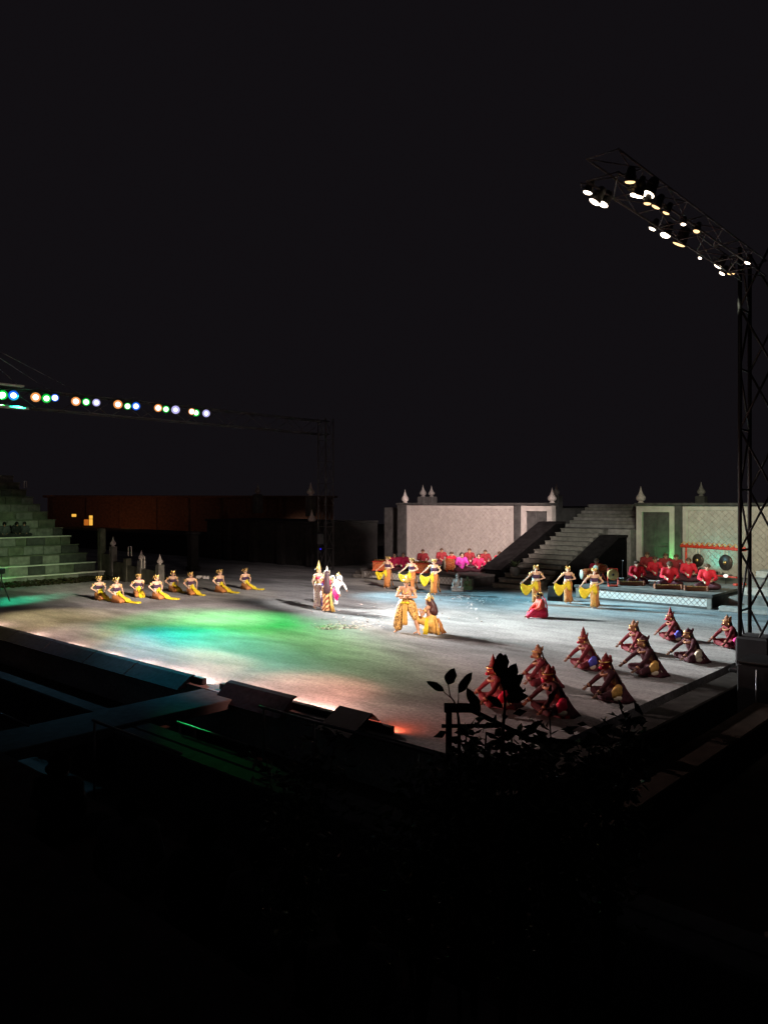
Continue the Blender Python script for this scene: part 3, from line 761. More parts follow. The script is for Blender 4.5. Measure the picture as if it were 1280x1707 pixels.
# ------------------------------------------------------------------ plants
leaf_mat = mat('leaf_dark', (.028, .045, .016), .55, .35, 6)
bark = mat('bark', (.05, .038, .028), .9, .3, 8)
def leaf_mesh(L=.12, W=.045, bend=.15, name='leaf'):
    mb = MB(); g = []
    for i in range(6):
        u = i / 5; w = W * math.sin(math.pi * min(1, u * .92 + .06)) ** .8 if 0 < i < 5 else .002
        z = -bend * L * u * u
        g.append([(u * L, -w, z + w * .25), (u * L, 0, z), (u * L, w, z + w * .25)])
    mb.sheet(g, .002)
    return mb.mesh(name, leaf_mat, True)
LEAVES = [leaf_mesh(.125, .034, .12), leaf_mesh(.115, .042, .3), leaf_mesh(.10, .028, .05), leaf_mesh(.16, .05, .2)]
def put_leaf(parent, loc, d, L, k=0, roll=0):
    d = V(d).normalized()
    o = put('leaf', LEAVES[k], parent, loc)
    q = d.to_track_quat('X', 'Z').to_matrix().to_4x4() @ Matrix.Rotation(roll, 4, 'X')
    o.rotation_euler = q.to_euler()
    base = [.125, .115, .10, .16][k]
    o.scale = (L / base,) * 3
    return o
CR, CF = V((.669, -.743, 0)), V((.743, .669, 0))      # picture right, away
# the clear leafy shoot: leaves drawn broadside to us
DP = 4.4
def cpt(px, py, Y=DP): return at_d(px, py, Y)
base = cpt(765, 1235)
sh = thing('leafy_shoot', 'black silhouetted shoot with three pointed leaves over the stage', 'plant', (base.x, base.y, 1.36))
off = sh.location
def rel(p): return p - off
MB().tube([(0, 0, 0), (0, 0, .9), rel(cpt(765, 1210)), rel(cpt(762, 1180)), rel(cpt(756, 1168)), rel(cpt(750, 1160)), rel(cpt(747, 1141))], [.014, .012, .009, .006, .005, .004, .003], 6).build('stem', bark, sh, None, True)
MB().tube([rel(cpt(758, 1170)), rel(cpt(750, 1162)), rel(cpt(739, 1153))], [.003, .003, .0025], 5).build('stalk', bark, sh, None, True)
MB().tube([rel(cpt(762, 1178)), rel(cpt(764, 1166)), rel(cpt(764, 1155))], [.004, .003, .0025], 5).build('stalk', bark, sh, None, True)
def bleaf(root, off, p0, p1, wpx, Y=DP, name='leaf', yaw=0.0):
    # a leaf spread roughly facing us between two points, with a fold along its midrib
    a = at_d(*p0, Y); b = at_d(*p1, Y + yaw); d = b - a; L = d.length; n = CF.cross(d).normalized()
    w = wpx * Y / FPX / 2; g = []
    for i in range(9):
        u = i / 8; ww = w * (math.sin(math.pi * u ** .85) ** .75 if 0 < i < 8 else .02)
        c = a + d * u + CF * (.02 * math.sin(math.pi * u))
        ja = 1 + .10 * math.sin(i * 5.1 + p0[0]); jb = 1 + .10 * math.cos(i * 4.3 + p0[1])
        g.append([c - n * ww * ja - CF * ww * .35 - off, c - off, c + n * ww * jb - CF * ww * .35 - off])
    MB().sheet(g, .002).build(name, leaf_mat, root, None, True)
bleaf(sh, off, (740, 1152), (711, 1136), 12)
bleaf(sh, off, (746, 1141), (757, 1114), 19)
bleaf(sh, off, (764, 1155), (787, 1121), 16, yaw=.1)
bleaf(sh, off, (800, 1187), (778, 1147), 17)
base2 = cpt(835, 1250, 4.0)
s2 = thing('leafy_shoot', 'black silhouetted shoot with big leaves covering a seated troop performer', 'plant', (base2.x, base2.y, 1.36))
off2 = s2.location
MB().tube([(0, 0, 0), (0, 0, 1.0), cpt(838, 1215, 4.0) - off2, cpt(842, 1170, 4.0) - off2, cpt(838, 1140, 4.0) - off2], [.016, .013, .009, .007, .004], 6).build('stem', bark, s2, None, True)
for p0, p1, w in (((834, 1130), (834, 1088), 24), ((836, 1122), (843, 1090), 18), ((840, 1150), (860, 1106), 26), ((846, 1152), (872, 1124), 18), ((838, 1140), (856, 1132), 14), ((850, 1140), (868, 1168), 26), ((842, 1165), (880, 1160), 20), ((838, 1180), (812, 1160), 12)):
    bleaf(s2, off2, p0, p1, w, 4.0)
# bushes in the dark foreground: crown of single leaves round real stems
def bush(label, px, py_top, Y, rad, n, seed, floor_z):
    r = random.Random(seed)
    c = at_d(px, py_top, Y); t = thing('dark_bush', label, 'bush', (c.x, c.y, floor_z), 0, 'dark bushes along the front of the audience terrace')
    H = c.z - floor_z
    tips = []
    for i in range(7):
        a = r.uniform(0, 6.28); rr = r.uniform(.2, 1) * rad
        tip = V((math.cos(a) * rr, math.sin(a) * rr, H * r.uniform(.72, 1.0)))
        MB().tube([(0, 0, 0), tip * .5 + V((0, 0, H * .12)), tip], [.02, .012, .004], 5).build('stem', bark, t, None, True)
        tips.append(tip)
    mb = MB()
    for i in range(n):
        tip = r.choice(tips); u = r.uniform(.25, 1.02)
        p = tip * u + V((0, 0, H * .12 * 4 * u * (1 - u))) + V((r.gauss(0, .09), r.gauss(0, .09), r.gauss(0, .06)))
        a = r.uniform(0, 6.28); el = r.uniform(-.6, .7); L = r.uniform(.06, .12)
        d = V((math.cos(a) * math.cos(el), math.sin(a) * math.cos(el), math.sin(el))); s = d.orthogonal().normalized()
        s = Matrix.Rotation(r.uniform(0, 6.28), 3, d) @ s; w = L * .22; nn = d.cross(s) * w * .4
        mb.add([p, p + d * L * .45 + s * w - nn, p + d * L, p + d * L * .45 - s * w - nn, p + d * L * .45], [(0, 1, 4), (1, 2, 4), (2, 3, 4), (3, 0, 4)])
    o = mb.build('foliage', leaf_mat, t); o['kind'] = 'stuff'
bush('dark bush below the three leaved shoot', 790, 1206, 4.6, .26, 900, 1, 1.36)
bush('dark bush below the seated troop, centre of the row', 850, 1204, 4.3, .26, 900, 2, 1.36)
bush('dark bush in front of the troop performer with red pouch', 938, 1188, 4.5, .26, 900, 3, 1.36)
bush('dark bush at the right end of the row', 1014, 1172, 4.6, .18, 600, 4, 1.36)
bush('dark bush low at the left end of the row', 500, 1236, 5.4, .34, 800, 5, .94)
bush('dark low bush between the handrail and the barrier', 700, 1256, 5.0, .4, 800, 6, .94)

def uplight(label, x, y, aim, watts, c):
    t = thing('wall_uplight', label, 'lamp', (x, y, PZ), 0, 'coloured uplights on the right platform')
    MB().box((-.1, -.14, .004), (.1, .14, .16), .02).build('housing', can_black, t)
    MB().box((-.08, -.11, .162), (.08, .11, .172)).build('lens', emit('uplight_lens_' + c, {'g': (.1, 1, .2), 't': (.05, .9, .8)}[c], 1.5), t)
    spot('uplight_light', (x, y, PZ + .2), aim, watts, {'g': (.06, 1, .2), 't': (.05, .9, .75)}[c], 110, 1.0, .1)
uplight('green uplight at the foot of the right doorway', 41.3, wy(1112), (WX, wy(1112), 2.2), 150, 'g')
uplight('teal uplight hidden behind the red gong frame', 41.2, wy(1198), (WX, wy(1198), 2.0), 110, 't')

# ================================================================== PEOPLE
def both(j, **kw):            # mirror the left side to the right
    for k, p in kw.items():
        j[k + 'L'] = V(p); j[k + 'R'] = V((p[0], -p[1], p[2]))
    return j
def J_base(pel, wai, che, nec, head, hf=(1, 0, 0)):
    return dict(pel=V(pel), wai=V(wai), che=V(che), nec=V(nec), head=V(head), hf=V(hf))
def pose_stand():
    j = J_base((0, 0, .90), (0, 0, 1.04), (.012, 0, 1.22), (0, 0, 1.37), (.02, 0, 1.49))
    return both(j, s=(0, .165, 1.335), e=(-.03, .24, 1.08), w=(.04, .24, .86), h=(0, .085, .86), k=(.02, .085, .47), a=(-.01, .085, .085), t=(.15, .10, .03))
def pose_kneel():
    j = J_base((0, 0, .26), (0, 0, .40), (.012, 0, .58), (0, 0, .73), (.02, 0, .85))
    both(j, s=(0, .165, .695), e=(-.10, .29, .50), w=(.12, .20, .33), h=(.02, .09, .24), k=(.42, .14, .10), a=(-.02, .10, .07), t=(-.17, .09, .03))
    return j
def pose_cross(lean=.0):
    j = J_base((0, 0, .15), (.02 + lean * .3, 0, .29), (.05 + lean * .7, 0, .47), (.06 + lean, 0, .62), (.09 + lean * 1.35, 0, .735))
    return both(j, s=(.05 + lean * .95, .185, .575), e=(.14 + lean * 1.3, .27, .37), w=(.36 + lean * 1.1, .17, .33), h=(.03, .10, .15), k=(.36, .33, .13), a=(.34, -.06, .07), t=(.30, -.20, .05))
def torso_at(J, t):           # centre and radii along the spine, t in 0..3
    P_ = [J['pel'], J['wai'], J['che'], J['nec']]
    S_ = [.165, .125, .152, .075]; F_ = [.122, .094, .112, .062]
    t = max(0, min(2.999, t)); i = int(t); u = t - i
    g = lambda a: a[i] * (1 - u) + a[i + 1] * u
    return P_[i].lerp(P_[i + 1], u), g(S_), g(F_)
def torso_tube(mb, J, t0, t1, grow=0.0, n=20, steps=7, male=0.0):
    pts, a, b = [], [], []
    for k in range(steps):
        c, s, f = torso_at(J, t0 + (t1 - t0) * k / (steps - 1)); pts.append(c); a.append(s * (1 + male) + grow); b.append(f * (1 + male) + grow)
    mb.tube(pts, a, n, side=(0, 1, 0), rad2=b)
def head_rot(J):
    x = J['hf'].normalized(); y = V((0, 0, 1)).cross(x).normalized(); z = x.cross(y)
    return Matrix((x, y, z)).transposed()
def hand(extra, mb, w, e, curl=.6, thumb_in=None):
    d = (w - e).normalized(); up = thumb_in if thumb_in is not None else V((0, 0, 1))
    n = d.cross(up); n = n.normalized() if n.length > 1e-3 else d.orthogonal().normalized()
    s = n.cross(d).normalized()              # across the palm
    mb.cap(w, w + d * .075, .026, .030)
    for i, L in enumerate((.070, .080, .075, .058)):
        o = w + d * .085 + s * (.024 - .016 * i)
        m_ = o + (d * math.cos(curl * .5) + n * math.sin(curl * .5)) * L * .55
        tip = m_ + (d * math.cos(curl * 1.5) + n * math.sin(curl * 1.5)) * L * .45
        extra.tube([o - d * .02, o, m_, tip], [.009, .009, .008, .005], 5)
    o = w + d * .03 + s * .026; tip = o + (d * .7 + s * .6 + n * .3).normalized() * .055
    extra.tube([o, o.lerp(tip, .5) + s * .004, tip], [.011, .009, .006], 5)
def make_body(J, sk, male=0.0, voxel=.014, legs=True, face_paint=True):
    mb, ex = MB(), MB()
    torso_tube(mb, J, -.0, 2.95, 0, 18, 9, male * .10)
    mb.ell(J['pel'], (.125, .16 + male * .01, .12))
    mb.cap(J['sL'], J['sR'], .058 + male * .012, .058 + male * .012)
    hr = head_rot(J); h = J['head']
    mb.cap(J['nec'], h - hr @ V((.02, 0, .03)), .05 + male * .01, .046 + male * .01)
    mb.ell(h + hr @ V((-.01, 0, .022)), (.098, .078, .100), hr)
    mb.ell(h + hr @ V((.022, 0, -.055)), (.068, .056, .068), hr)
    mb.cap(h + hr @ V((.085, 0, .012)), h + hr @ V((.108, 0, -.022)), .010, .015, 8)
    for s in (-1, 1):
        mb.ell(h + hr @ V((-.005, s * .080, -.005)), (.020, .012, .032), hr, 8, 6)
        mb.ell(h + hr @ V((.082, s * .032, .022)), (.012, .020, .009), hr, 8, 6)
    mb.ell(h + hr @ V((.084, 0, -.062)), (.012, .024, .012), hr, 8, 6)
    for q in 'LR':
        mb.cap(J['s' + q], J['e' + q], .050 + male * .012, .038 + male * .008); mb.cap(J['e' + q], J['w' + q], .039 + male * .008, .026 + male * .004)
        hand(ex, mb, J['w' + q], J['e' + q], J.get('curl' + q, .6), J.get('th' + q))
        if legs:
            mb.cap(J['h' + q], J['k' + q], .088, .056 + male * .006); mb.cap(J['k' + q], J['k' + q].lerp(J['a' + q], .4), .055 + male * .006, .054 + male * .006); mb.cap(J['k' + q].lerp(J['a' + q], .4), J['a' + q], .054, .036)
            mb.cap(J['a' + q], J['t' + q], .038, .026)
    out = remesh(mb, voxel, 3, ex)
    me = out.mesh('body', sk, True)
    if face_paint:
        me.materials.append(eye_dark); me.materials.append(lips)
        inv = hr.transposed()
        for p in me.polygons:
            c = inv @ (V(p.center) - h)
            if c.x > .055 and abs(abs(c.y) - .033) < .017 and (-.010 < c.z < .012 or .024 < c.z < .034): p.material_index = 1
            elif c.x > .07 and abs(c.y) < .024 and abs(c.z + .062) < .011: p.material_index = 2
    return me
def clump(caps, voxel=.02, smooth=4, ells=()):
    mb = MB()
    for c in caps: mb.cap(*c)
    for e in ells: mb.ell(*e)
    return remesh(mb, voxel, smooth)
def hair_cap(J, m, grow=.012, bun=True, long=0):
    hr = head_rot(J); h = J['head']; mb = MB()
    mb.ell(h + hr @ V((-.026, 0, .034)), (.092 + grow, .080 + grow, .094 + grow), hr)
    if bun: mb.ell(h + hr @ V((-.125, 0, .01)), (.06, .085, .06), hr)
    return mb.mesh('hair', m, True)
def tiara(J):
    hr = head_rot(J); h = J['head']; mb = MB()
    ring = [h + hr @ V((.098 * math.cos(a), .092 * math.sin(a), .055 + .028 * math.cos(a))) for a in [R(-115 + 230 * k / 14) for k in range(15)]]
    mb.tube(ring, [.014] * 15, 6)
    for s in (-1, 1):       # two upright side leaves and ear ornaments
        mb.ell(h + hr @ V((.05, s * .062, .125)), (.012, .030, .062), hr @ Matrix.Rotation(s * -.35, 3, 'X'), 8, 6)
        mb.ell(h + hr @ V((-.005, s * .098, .0)), (.014, .014, .04), hr, 8, 6)
    mb.ell(h + hr @ V((.085, 0, .105)), (.010, .026, .045), hr, 8, 6)
    mb.ell(h + hr @ V((-.15, 0, .03)), (.045, .095, .055), hr, 10, 6)
    mb.ell(h + hr @ V((-.09, .07, .10)), (.035, .035, .04), hr, 8, 6)
    mb.ell(h + hr @ V((-.09, -.07, .10)), (.035, .035, .04), hr, 8, 6)
    return mb.mesh('headdress', gold, True)
def band(J, t0, t1, grow, name, m, male=0.0):
    mb = MB(); torso_tube(mb, J, t0, t1, grow, 24, 4, male); return mb.mesh(name, m, True)
def armbands(J):
    mb = MB()
    for q in 'LR':
        d = (J['e' + q] - J['s' + q]); c = J['s' + q] + d * .35
        mb.tube([c - d * .06, c + d * .06], .058, 12)
        mb.ell(c - d * .02 + V((0, .055 if q == 'L' else -.055, .02)), (.02, .018, .05))
    return mb.mesh('armband', gold, True)
def ribbon(path, w, wdir, folds=3, amp=.02, n=9, thick=.012):
    # cloth strip down a path: w = widths, wdir = width directions
    path = [V(p) for p in path]; g = []
    for i, p in enumerate(path):
        t = (path[min(i + 1, len(path) - 1)] - path[max(i - 1, 0)]).normalized()
        d = V(wdir[i] if isinstance(wdir, list) else wdir).normalized(); nn = t.cross(d).normalized()
        g.append([p + d * (w[i] * (j / (n - 1) - .5)) + nn * amp * (i / (len(path) - 1) + .3) * math.sin(folds * 6.28 * j / (n - 1) + i * .5) for j in range(n)])
    return MB().sheet(g, thick)
def skirt_loft(rings, n=44, folds=9, amp=.02, name='skirt', m=None, ph=0):
    # rings: (cx, cy, z, rx, ry)
    out = []
    for i, (cx, cy, z, rx, ry) in enumerate(rings):
        k = i / (len(rings) - 1)
        out.append([V((cx + (rx + amp * k * math.sin(folds * a + ph + .6 * math.sin(a * 2))) * math.cos(a), cy + (ry + amp * k * math.sin(folds * a + ph + .6 * math.sin(a * 2))) * math.sin(a), z)) for a in [2 * math.pi * j / n for j in range(n)]])
    return MB().loft(out).mesh(name, m, True)
def person(label, loc, rz, scale, parts, group):
    t = thing('person', label, 'person', loc, rz, group, scale)
    for nm, me in parts: put(nm, me, t)
    return t

# ---------------- kneeling dancers on the left
def kneeling_parts(var):
    J = pose_kneel(); r = random.Random(100 + var)
    J['hf'] = V((1, [.15, -.1, .3, .0, -.25, .2, .05, .35][var], r.uniform(-.16, .04))); J['eL'] += V((.05 + r.uniform(-.05, .05), r.uniform(-.05, .03), r.uniform(-.03, .03))); J['wL'] = V((.22, .14, .34)) + V((r.uniform(-.06, .05), r.uniform(-.04, .06), r.uniform(-.02, .03)))
    J['eR'] += V((r.uniform(-.06, .06), r.uniform(-.04, .05), r.uniform(-.03, .03))); J['wR'] += V((r.uniform(-.06, .05), r.uniform(-.02, .05), r.uniform(-.01, .03)))
    sway = r.uniform(-.035, .035)
    for k_, f_ in (('che', .6), ('nec', 1), ('head', 1.15), ('sL', .95), ('sR', .95)): J[k_] = J[k_] + V((r.uniform(-.005, .012), sway * f_, 0))
    body = make_body(J, skin, 0)
    sk = clump([((0, 0, .22), (0, 0, .36), .175, .135), ((.02, .09, .2), (.42, .14, .10), .14, .105), ((.02, -.09, .2), (.42, -.14, .10), .14, .105), ((.40, .13, .075), (-.15, .10, .06), .075, .055), ((.40, -.13, .075), (-.15, -.10, .06), .075, .055), ((.1, 0, .15), (.40, 0, .09), .14, .09)], .022, 5)
    L = [.30, .50, .12, .42, .34, .24, .46, .36][var]; sw = [.12, .18, -.05, .26, .05, .20, .10, .30][var]; wk = r.uniform(.85, 1.2)
    path = [(.125, .02, .44), (.17, .02, .36), (.26, .03, .275), (.38, .05, .215), (.50, .06 + sw * .2, .15), (.56, .07 + sw * .4, .05), (.60 + L * .35, .08 + sw * .8, .024), (.60 + L * .75, .08 + sw, .026), (.60 + L, .08 + sw * 1.1, .03)]
    sash = ribbon(path, [.09, .12 * wk, .16 * wk, .19 * wk, .22 * wk, .25 * wk, .24 * wk, .22 * wk, .12], (0, 1, 0), 2 + var % 3, .026 + .006 * (var % 2)).mesh('sash', yellow, True)
    knot = MB().ell((.13, .02, .43), (.045, .06, .05)).tube([(.12, -.06, .42), (.17, -.09, .33), (.2, -.1, .27)], [.03, .035, .015], 8).mesh('sash_knot', yellow, True)
    return [('body', body), ('skirt', sk.mesh('skirt', batik_brown, True)), ('bodice', band(J, .95, 2.18, .014, 'bodice', purple)), ('belt', band(J, 1.02, 1.30, .024, 'belt', cream)), ('belt', band(J, .55, .80, .030, 'belt', cream)), ('belt', band(J, .81, 1.01, .022, 'belt', purple)), ('hair', hair_cap(J, hair)), ('headdress', tiara(J)), ('armband', armbands(J)), ('sash', sash), ('sash_knot', knot)]
kneel_pos = [(168, 1001, 0, 'leftmost kneeling dancer in purple top, half behind her neighbour'), (197, 1006, 1, 'kneeling dancer nearest us with a long yellow sash, second from the left'), (233, 996, 2, 'kneeling dancer with a bundled yellow sash, third from the left'), (264, 1000, 3, 'kneeling dancer in front of the pale bud post, fourth from the left'),
             (290, 988, 0, 'kneeling dancer set back in shade, fifth from the left'), (321, 993, 2, 'kneeling dancer sixth from the left, short yellow sash to the right'), (368, 989, 1, 'kneeling dancer seventh from the left with sash spread on the floor'), (411, 984, 3, 'rightmost kneeling dancer of the left row, sitting apart')]
KP = [kneeling_parts(v) for v in range(8)]
for i, (px, py, v, lab) in enumerate(kneel_pos):
    p = P(px - 2, py - 2)
    person(lab, p, face([312, 326, 298, 320, 314, 304, 322, 312][i]), [1.05, 1.09, 1.04, 1.08, 1.02, 1.06, 1.10, 1.05][i], KP[i], 'kneeling dancers on the left')

# ---------------- standing dancers with spread yellow sashes
def standing_parts(var):
    J = pose_stand(); r = random.Random(200 + var)
    v6 = var; var = var % 3; dz = [0, .02, -.03][var] + r.uniform(-.05, .04)
    J['eR'] = V((.06, -.34, 1.14)); J['wR'] = V((.14, -.54, .99 + dz)); J['eL'] = V((.02, .33, 1.10)); J['wL'] = V((.15, .14, 1.02)); J['hf'] = V((1, r.uniform(-.35, .2), r.uniform(-.16, 0))); J['eL'] += V((r.uniform(-.03, .05), r.uniform(-.05, .03), r.uniform(-.03, .04))); J['wL'] += V((r.uniform(-.01, .03), r.uniform(-.05, .04), r.uniform(-.03, .05))); J['eR'] += V((r.uniform(-.04, .05), r.uniform(-.02, .05), r.uniform(-.02, .05)))
    body = make_body(J, skin, 0)
    f = v6 * .9
    sk = skirt_loft([(0, 0, 1.05, .115, .145), (0, 0, .98, .135, .17), (.0, 0, .88, .155, .195), (.01, 0, .65, .145, .175), (.02, 0, .40, .135, .155), (.02, 0, .2, .135, .15), (.03, 0, .075, .155, .165)], 44, 8, .016, 'skirt', batik_brown, f)
    pleat = ribbon([(.13, -.03, 1.0), (.165, -.03, .85), (.165, -.03, .6), (.16, -.03, .35), (.18, -.03, .09)], [.10, .11, .12, .12, .15], (0, 1, 0), 2, .018).mesh('pleat', gold_cloth if var == 2 else batik_brown, True)
    train = ribbon([(-.12, .14, .9), (-.17, .18, .6), (-.16, .17, .35), (-.20, .24, .1)], [.08, .10, .10, .14], (.6, .6, 0), 2, .014).mesh('skirt_train', batik_brown, True)
    # sash: swag from waist to the outstretched hand and a tail at the waist
    g = []; dp = [.30, .24, .36, .34, .40, .32][v6]
    for i in range(13):
        u = i / 12; top = V((.17, -.02, 1.0)).lerp(J['wR'] + V((.02, -.06, -.03)), u) - V((0, 0, .16 * math.sin(math.pi * u) ** 1.0))
        drop = .10 + dp * (math.sin(math.pi * min(1, u * .85)) ** 1.3) * (.4 + .9 * u)
        if u > .9: drop *= 1 - (u - .9) * 2.5
        g.append([top + V((.015 * math.sin(i * 1.9 + j), -.04 * (j / 5) * u, -drop * j / 5)) + V((.025 * math.sin(j * 1.4 + i * .8), 0, 0)) for j in range(6)])
    swag = MB().sheet(g, .010).mesh('sash', yellow, True)
    tail = ribbon([(.15, .0, 1.01), (.185, -.01, .92), (.19, -.01, .80), (.18, .01, .70), (.18, .03, .58)], [.09, .13, .17, .16, .03], (0, 1, 0), 2, .02).mesh('sash_tail', yellow, True)
    return [('body', body), ('skirt', sk), ('pleat', pleat), ('skirt_train', train), ('bodice', band(J, .95, 2.18, .014, 'bodice', purple)), ('belt', band(J, 1.02, 1.26, .024, 'belt', cream)), ('belt', band(J, .62, .82, .03, 'belt', cream)), ('belt', band(J, .83, 1.01, .022, 'belt', purple)), ('hair', hair_cap(J, hair)), ('headdress', tiara(J)), ('armband', armbands(J)), ('sash', swag), ('sash_tail', tail)]
SP = [standing_parts(v) for v in range(6)]
stand_pos = [(646, 980, 1, 238, 'leftmost standing dancer of the left three, hand low with yellow sash'), (686, 987, 0, 240, 'standing dancer right behind the bare chested man, yellow sash lifted'), (723, 991, 2, 245, 'standing dancer with wide yellow sash, in front of the left platform corner'),
             (893, 1007, 0, 262, 'standing dancer behind the red seated woman, at the foot of the stairs'), (946, 1006, 1, 268, 'standing dancer in the middle of the right three'), (990, 1014, 2, 264, 'standing dancer nearest the right platform with yellow sash')]
for i, (px, py, v, f, lab) in enumerate(stand_pos):
    person(lab, P(px, py), face(f), [.99, 1.02, 1.03, 1.03, .99, 1.02][i], SP[i], 'standing dancers with yellow sashes')

# ---------------- the couple and the white monkey performer
def cone_crown(J, m, h=.30, r=.085):
    hr = head_rot(J); c = J['head'] + hr @ V((-.01, 0, .075)); mb = MB()
    mb.lathe(c, [(r * 1.12, -.02), (r * 1.15, .01), (r * .95, .03), (r * .85, h * .25), (r * .6, h * .45), (r * .62, h * .5), (r * .35, h * .7), (r * .14, h * .88), (.004, h)], 14)
    for s in (-1, 1):
        mb.ell(J['head'] + hr @ V((-.01, s * .105, .03)), (.03, .012, .07), hr, 8, 6)
        mb.ell(J['head'] + hr @ V((-.06, s * .10, .10)), (.03, .012, .05), hr @ Matrix.Rotation(.5, 3, 'Y'), 8, 6)
    return mb.mesh('crown', m, True)
J = pose_stand(); J['eL'] = V((.10, .28, 1.12)); J['wL'] = V((.28, .16, 1.16)); J['eR'] = V((-.04, -.26, 1.08)); J['wR'] = V((.06, -.27, .86)); J['aR'] = V((-.08, -.16, .085)); J['tR'] = V((.06, -.20, .03)); J['kR'] = V((.0, -.12, .47)); J['hf'] = V((1, .25, -.15))
prince = person('prince with tall gold crown and blue sash, left of the embracing couple', P(531, 1015), face(318), 1.06, [
    ('body', make_body(J, skin, .5)), ('crown', cone_crown(J, gold, .34)), ('hair', hair_cap(J, hair, .008, True)), ('armband', armbands(J)),
    ('chest_plate', band(J, 1.75, 2.35, .014, 'chest_plate', hot_red)), ('belt', band(J, .7, 1.15, .028, 'belt', gold)),
    ('skirt', skirt_loft([(0, 0, 1.03, .115, .145), (0, 0, .92, .15, .19), (0, 0, .7, .165, .20), (0, 0, .45, .16, .19), (.02, 0, .2, .17, .20), (.02, 0, .11, .18, .22)], 40, 7, .025, 'skirt', pattern('batik_white', (.42, .30, .36), (.85, .78, .74), 16, .7, 'vor'))),
    ('sash', ribbon([(.14, .06, 1.02), (.19, .07, .85), (.20, .06, .6), (.19, .04, .35), (.20, .02, .13)], [.08, .10, .12, .13, .15], (0, 1, 0), 2, .02).mesh('sash', indigo, True)),
    ('sash', ribbon([(.10, -.12, 1.02), (.16, -.14, .8), (.17, -.14, .5), (.18, -.15, .2)], [.06, .08, .08, .09], (.3, 1, 0), 2, .015).mesh('sash', white_cloth, True))], None)
J = pose_stand(); J['eL'] = V((.10, .26, 1.12)); J['wL'] = V((.28, .10, 1.18)); J['eR'] = V((.10, -.26, 1.12)); J['wR'] = V((.28, -.08, 1.16)); J['hf'] = V((1, .2, .1))
hairlong = MB().tube([(-.05, 0, 1.60), (-.09, 0, 1.50), (-.10, 0, 1.40), (-.13, 0, 1.25), (-.16, 0, 1.05), (-.165, 0, .88), (-.15, 0, .76), (-.14, 0, .72)], [.055, .088, .085, .10, .125, .14, .125, .07], 18, side=(0, 1, 0), rad2=[.05, .06, .05, .045, .045, .045, .04, .02]).mesh('long_hair', mat('hair_plum', (.055, .022, .028), .5, .4, 30), True)
princess = person('princess seen from behind with long dark hair and orange batik skirt', P(545, 1020), face(96), 1.03, [
    ('body', make_body(J, skin, 0)), ('long_hair', hairlong), ('crown', cone_crown(J, mat('crown_pale', (.80, .70, .55), .4, .15, 20, 0, .2), .24, .07)), ('bodice', band(J, .9, 2.2, .014, 'bodice', hot_red)), ('armband', armbands(J)),
    ('skirt', skirt_loft([(0, 0, 1.06, .12, .15), (0, 0, .95, .145, .185), (0, 0, .85, .17, .21), (.01, 0, .6, .16, .19), (.02, 0, .35, .15, .175), (.02, 0, .15, .155, .18), (.03, 0, .06, .19, .21)], 44, 7, .022, 'skirt', batik_diag)),
    ('skirt_train', ribbon([(-.14, -.1, .9), (-.19, -.14, .6), (-.2, -.18, .3), (-.24, -.24, .03)], [.07, .09, .12, .16], (0, 1, 0), 2, .02).mesh('skirt_train', gold_cloth, True))], None)
J = J_base((0, 0, .55), (.07, 0, .70), (.16, 0, .89), (.22, 0, 1.04), (.30, 0, 1.14), (1, -.3, -.35))
both(J, s=(.19, .19, 1.00), e=(.34, .30, .78), w=(.50, .34, .56), h=(-.02, .10, .50), k=(.02, .17, .10), a=(-.38, .15, .08), t=(-.50, .15, .04))
J['eL'] = V((.44, .12, .84)); J['wL'] = V((.62, .0, .70))
fur = clump([(J['pel'], J['wai'], .19, .17), (J['wai'], J['che'], .17, .19), (J['che'], J['nec'], .18, .09), (J['sL'], J['sR'], .10, .10)] + [(J['s' + q], J['e' + q], .085, .062) for q in 'LR'] + [(J['e' + q], J['w' + q], .062, .045) for q in 'LR'] + [(J['h' + q], J['k' + q], .125, .085) for q in 'LR'] + [(J['k' + q], J['a' + q], .085, .06) for q in 'LR'], .022, 3)
tail = MB().tube([(-.12, 0, .62), (-.26, 0, .60), (-.34, 0, .78), (-.30, 0, 1.0), (-.16, 0, 1.16), (.0, .0, 1.22), (.06, 0, 1.14), (.0, 0, 1.07), (-.07, 0, 1.12)], [.045, .042, .04, .04, .04, .04, .038, .034, .02], 10).mesh('tail', white_fur, True)
hr = head_rot(J); h = J['head']
mask = MB().ell(h + hr @ V((-.01, 0, .02)), (.125, .115, .125), hr).ell(h + hr @ V((.11, 0, -.03)), (.06, .06, .045), hr).ell(h + hr @ V((-.02, .12, .03)), (.03, .03, .045), hr).ell(h + hr @ V((-.02, -.12, .03)), (.03, .03, .045), hr).mesh('monkey_mask', white_fur, True)
monkey = person('performer in white furry monkey costume bending behind the couple', P(556, 1010), face(330), 1.05, [
    ('body', make_body(J, skin, .5)), ('fur_suit', fur.mesh('fur_suit', white_fur, True)), ('monkey_mask', mask), ('tail', tail),
    ('crown', MB().lathe(h + V((-.05, 0, .10)), [(.09, 0), (.095, .03), (.06, .06), (.02, .13), (.004, .16)], 12).mesh('crown', gold, True)),
    ('waist_cloth', ribbon([(.10, -.17, .74), (.20, -.26, .62), (.34, -.33, .48), (.46, -.36, .36)], [.12, .2, .26, .22], (.5, 0, 1), 2, .03).mesh('waist_cloth', mat('pink_cloth', (.72, .02, .22), .65, .15, 9), True)),
    ('waist_band', MB().tube([(.02, .17, .66), (.16, 0, .60), (.02, -.18, .66), (-.13, 0, .72), (.02, .17, .66)], .03, 8).mesh('waist_band', mask_red, True))], None)

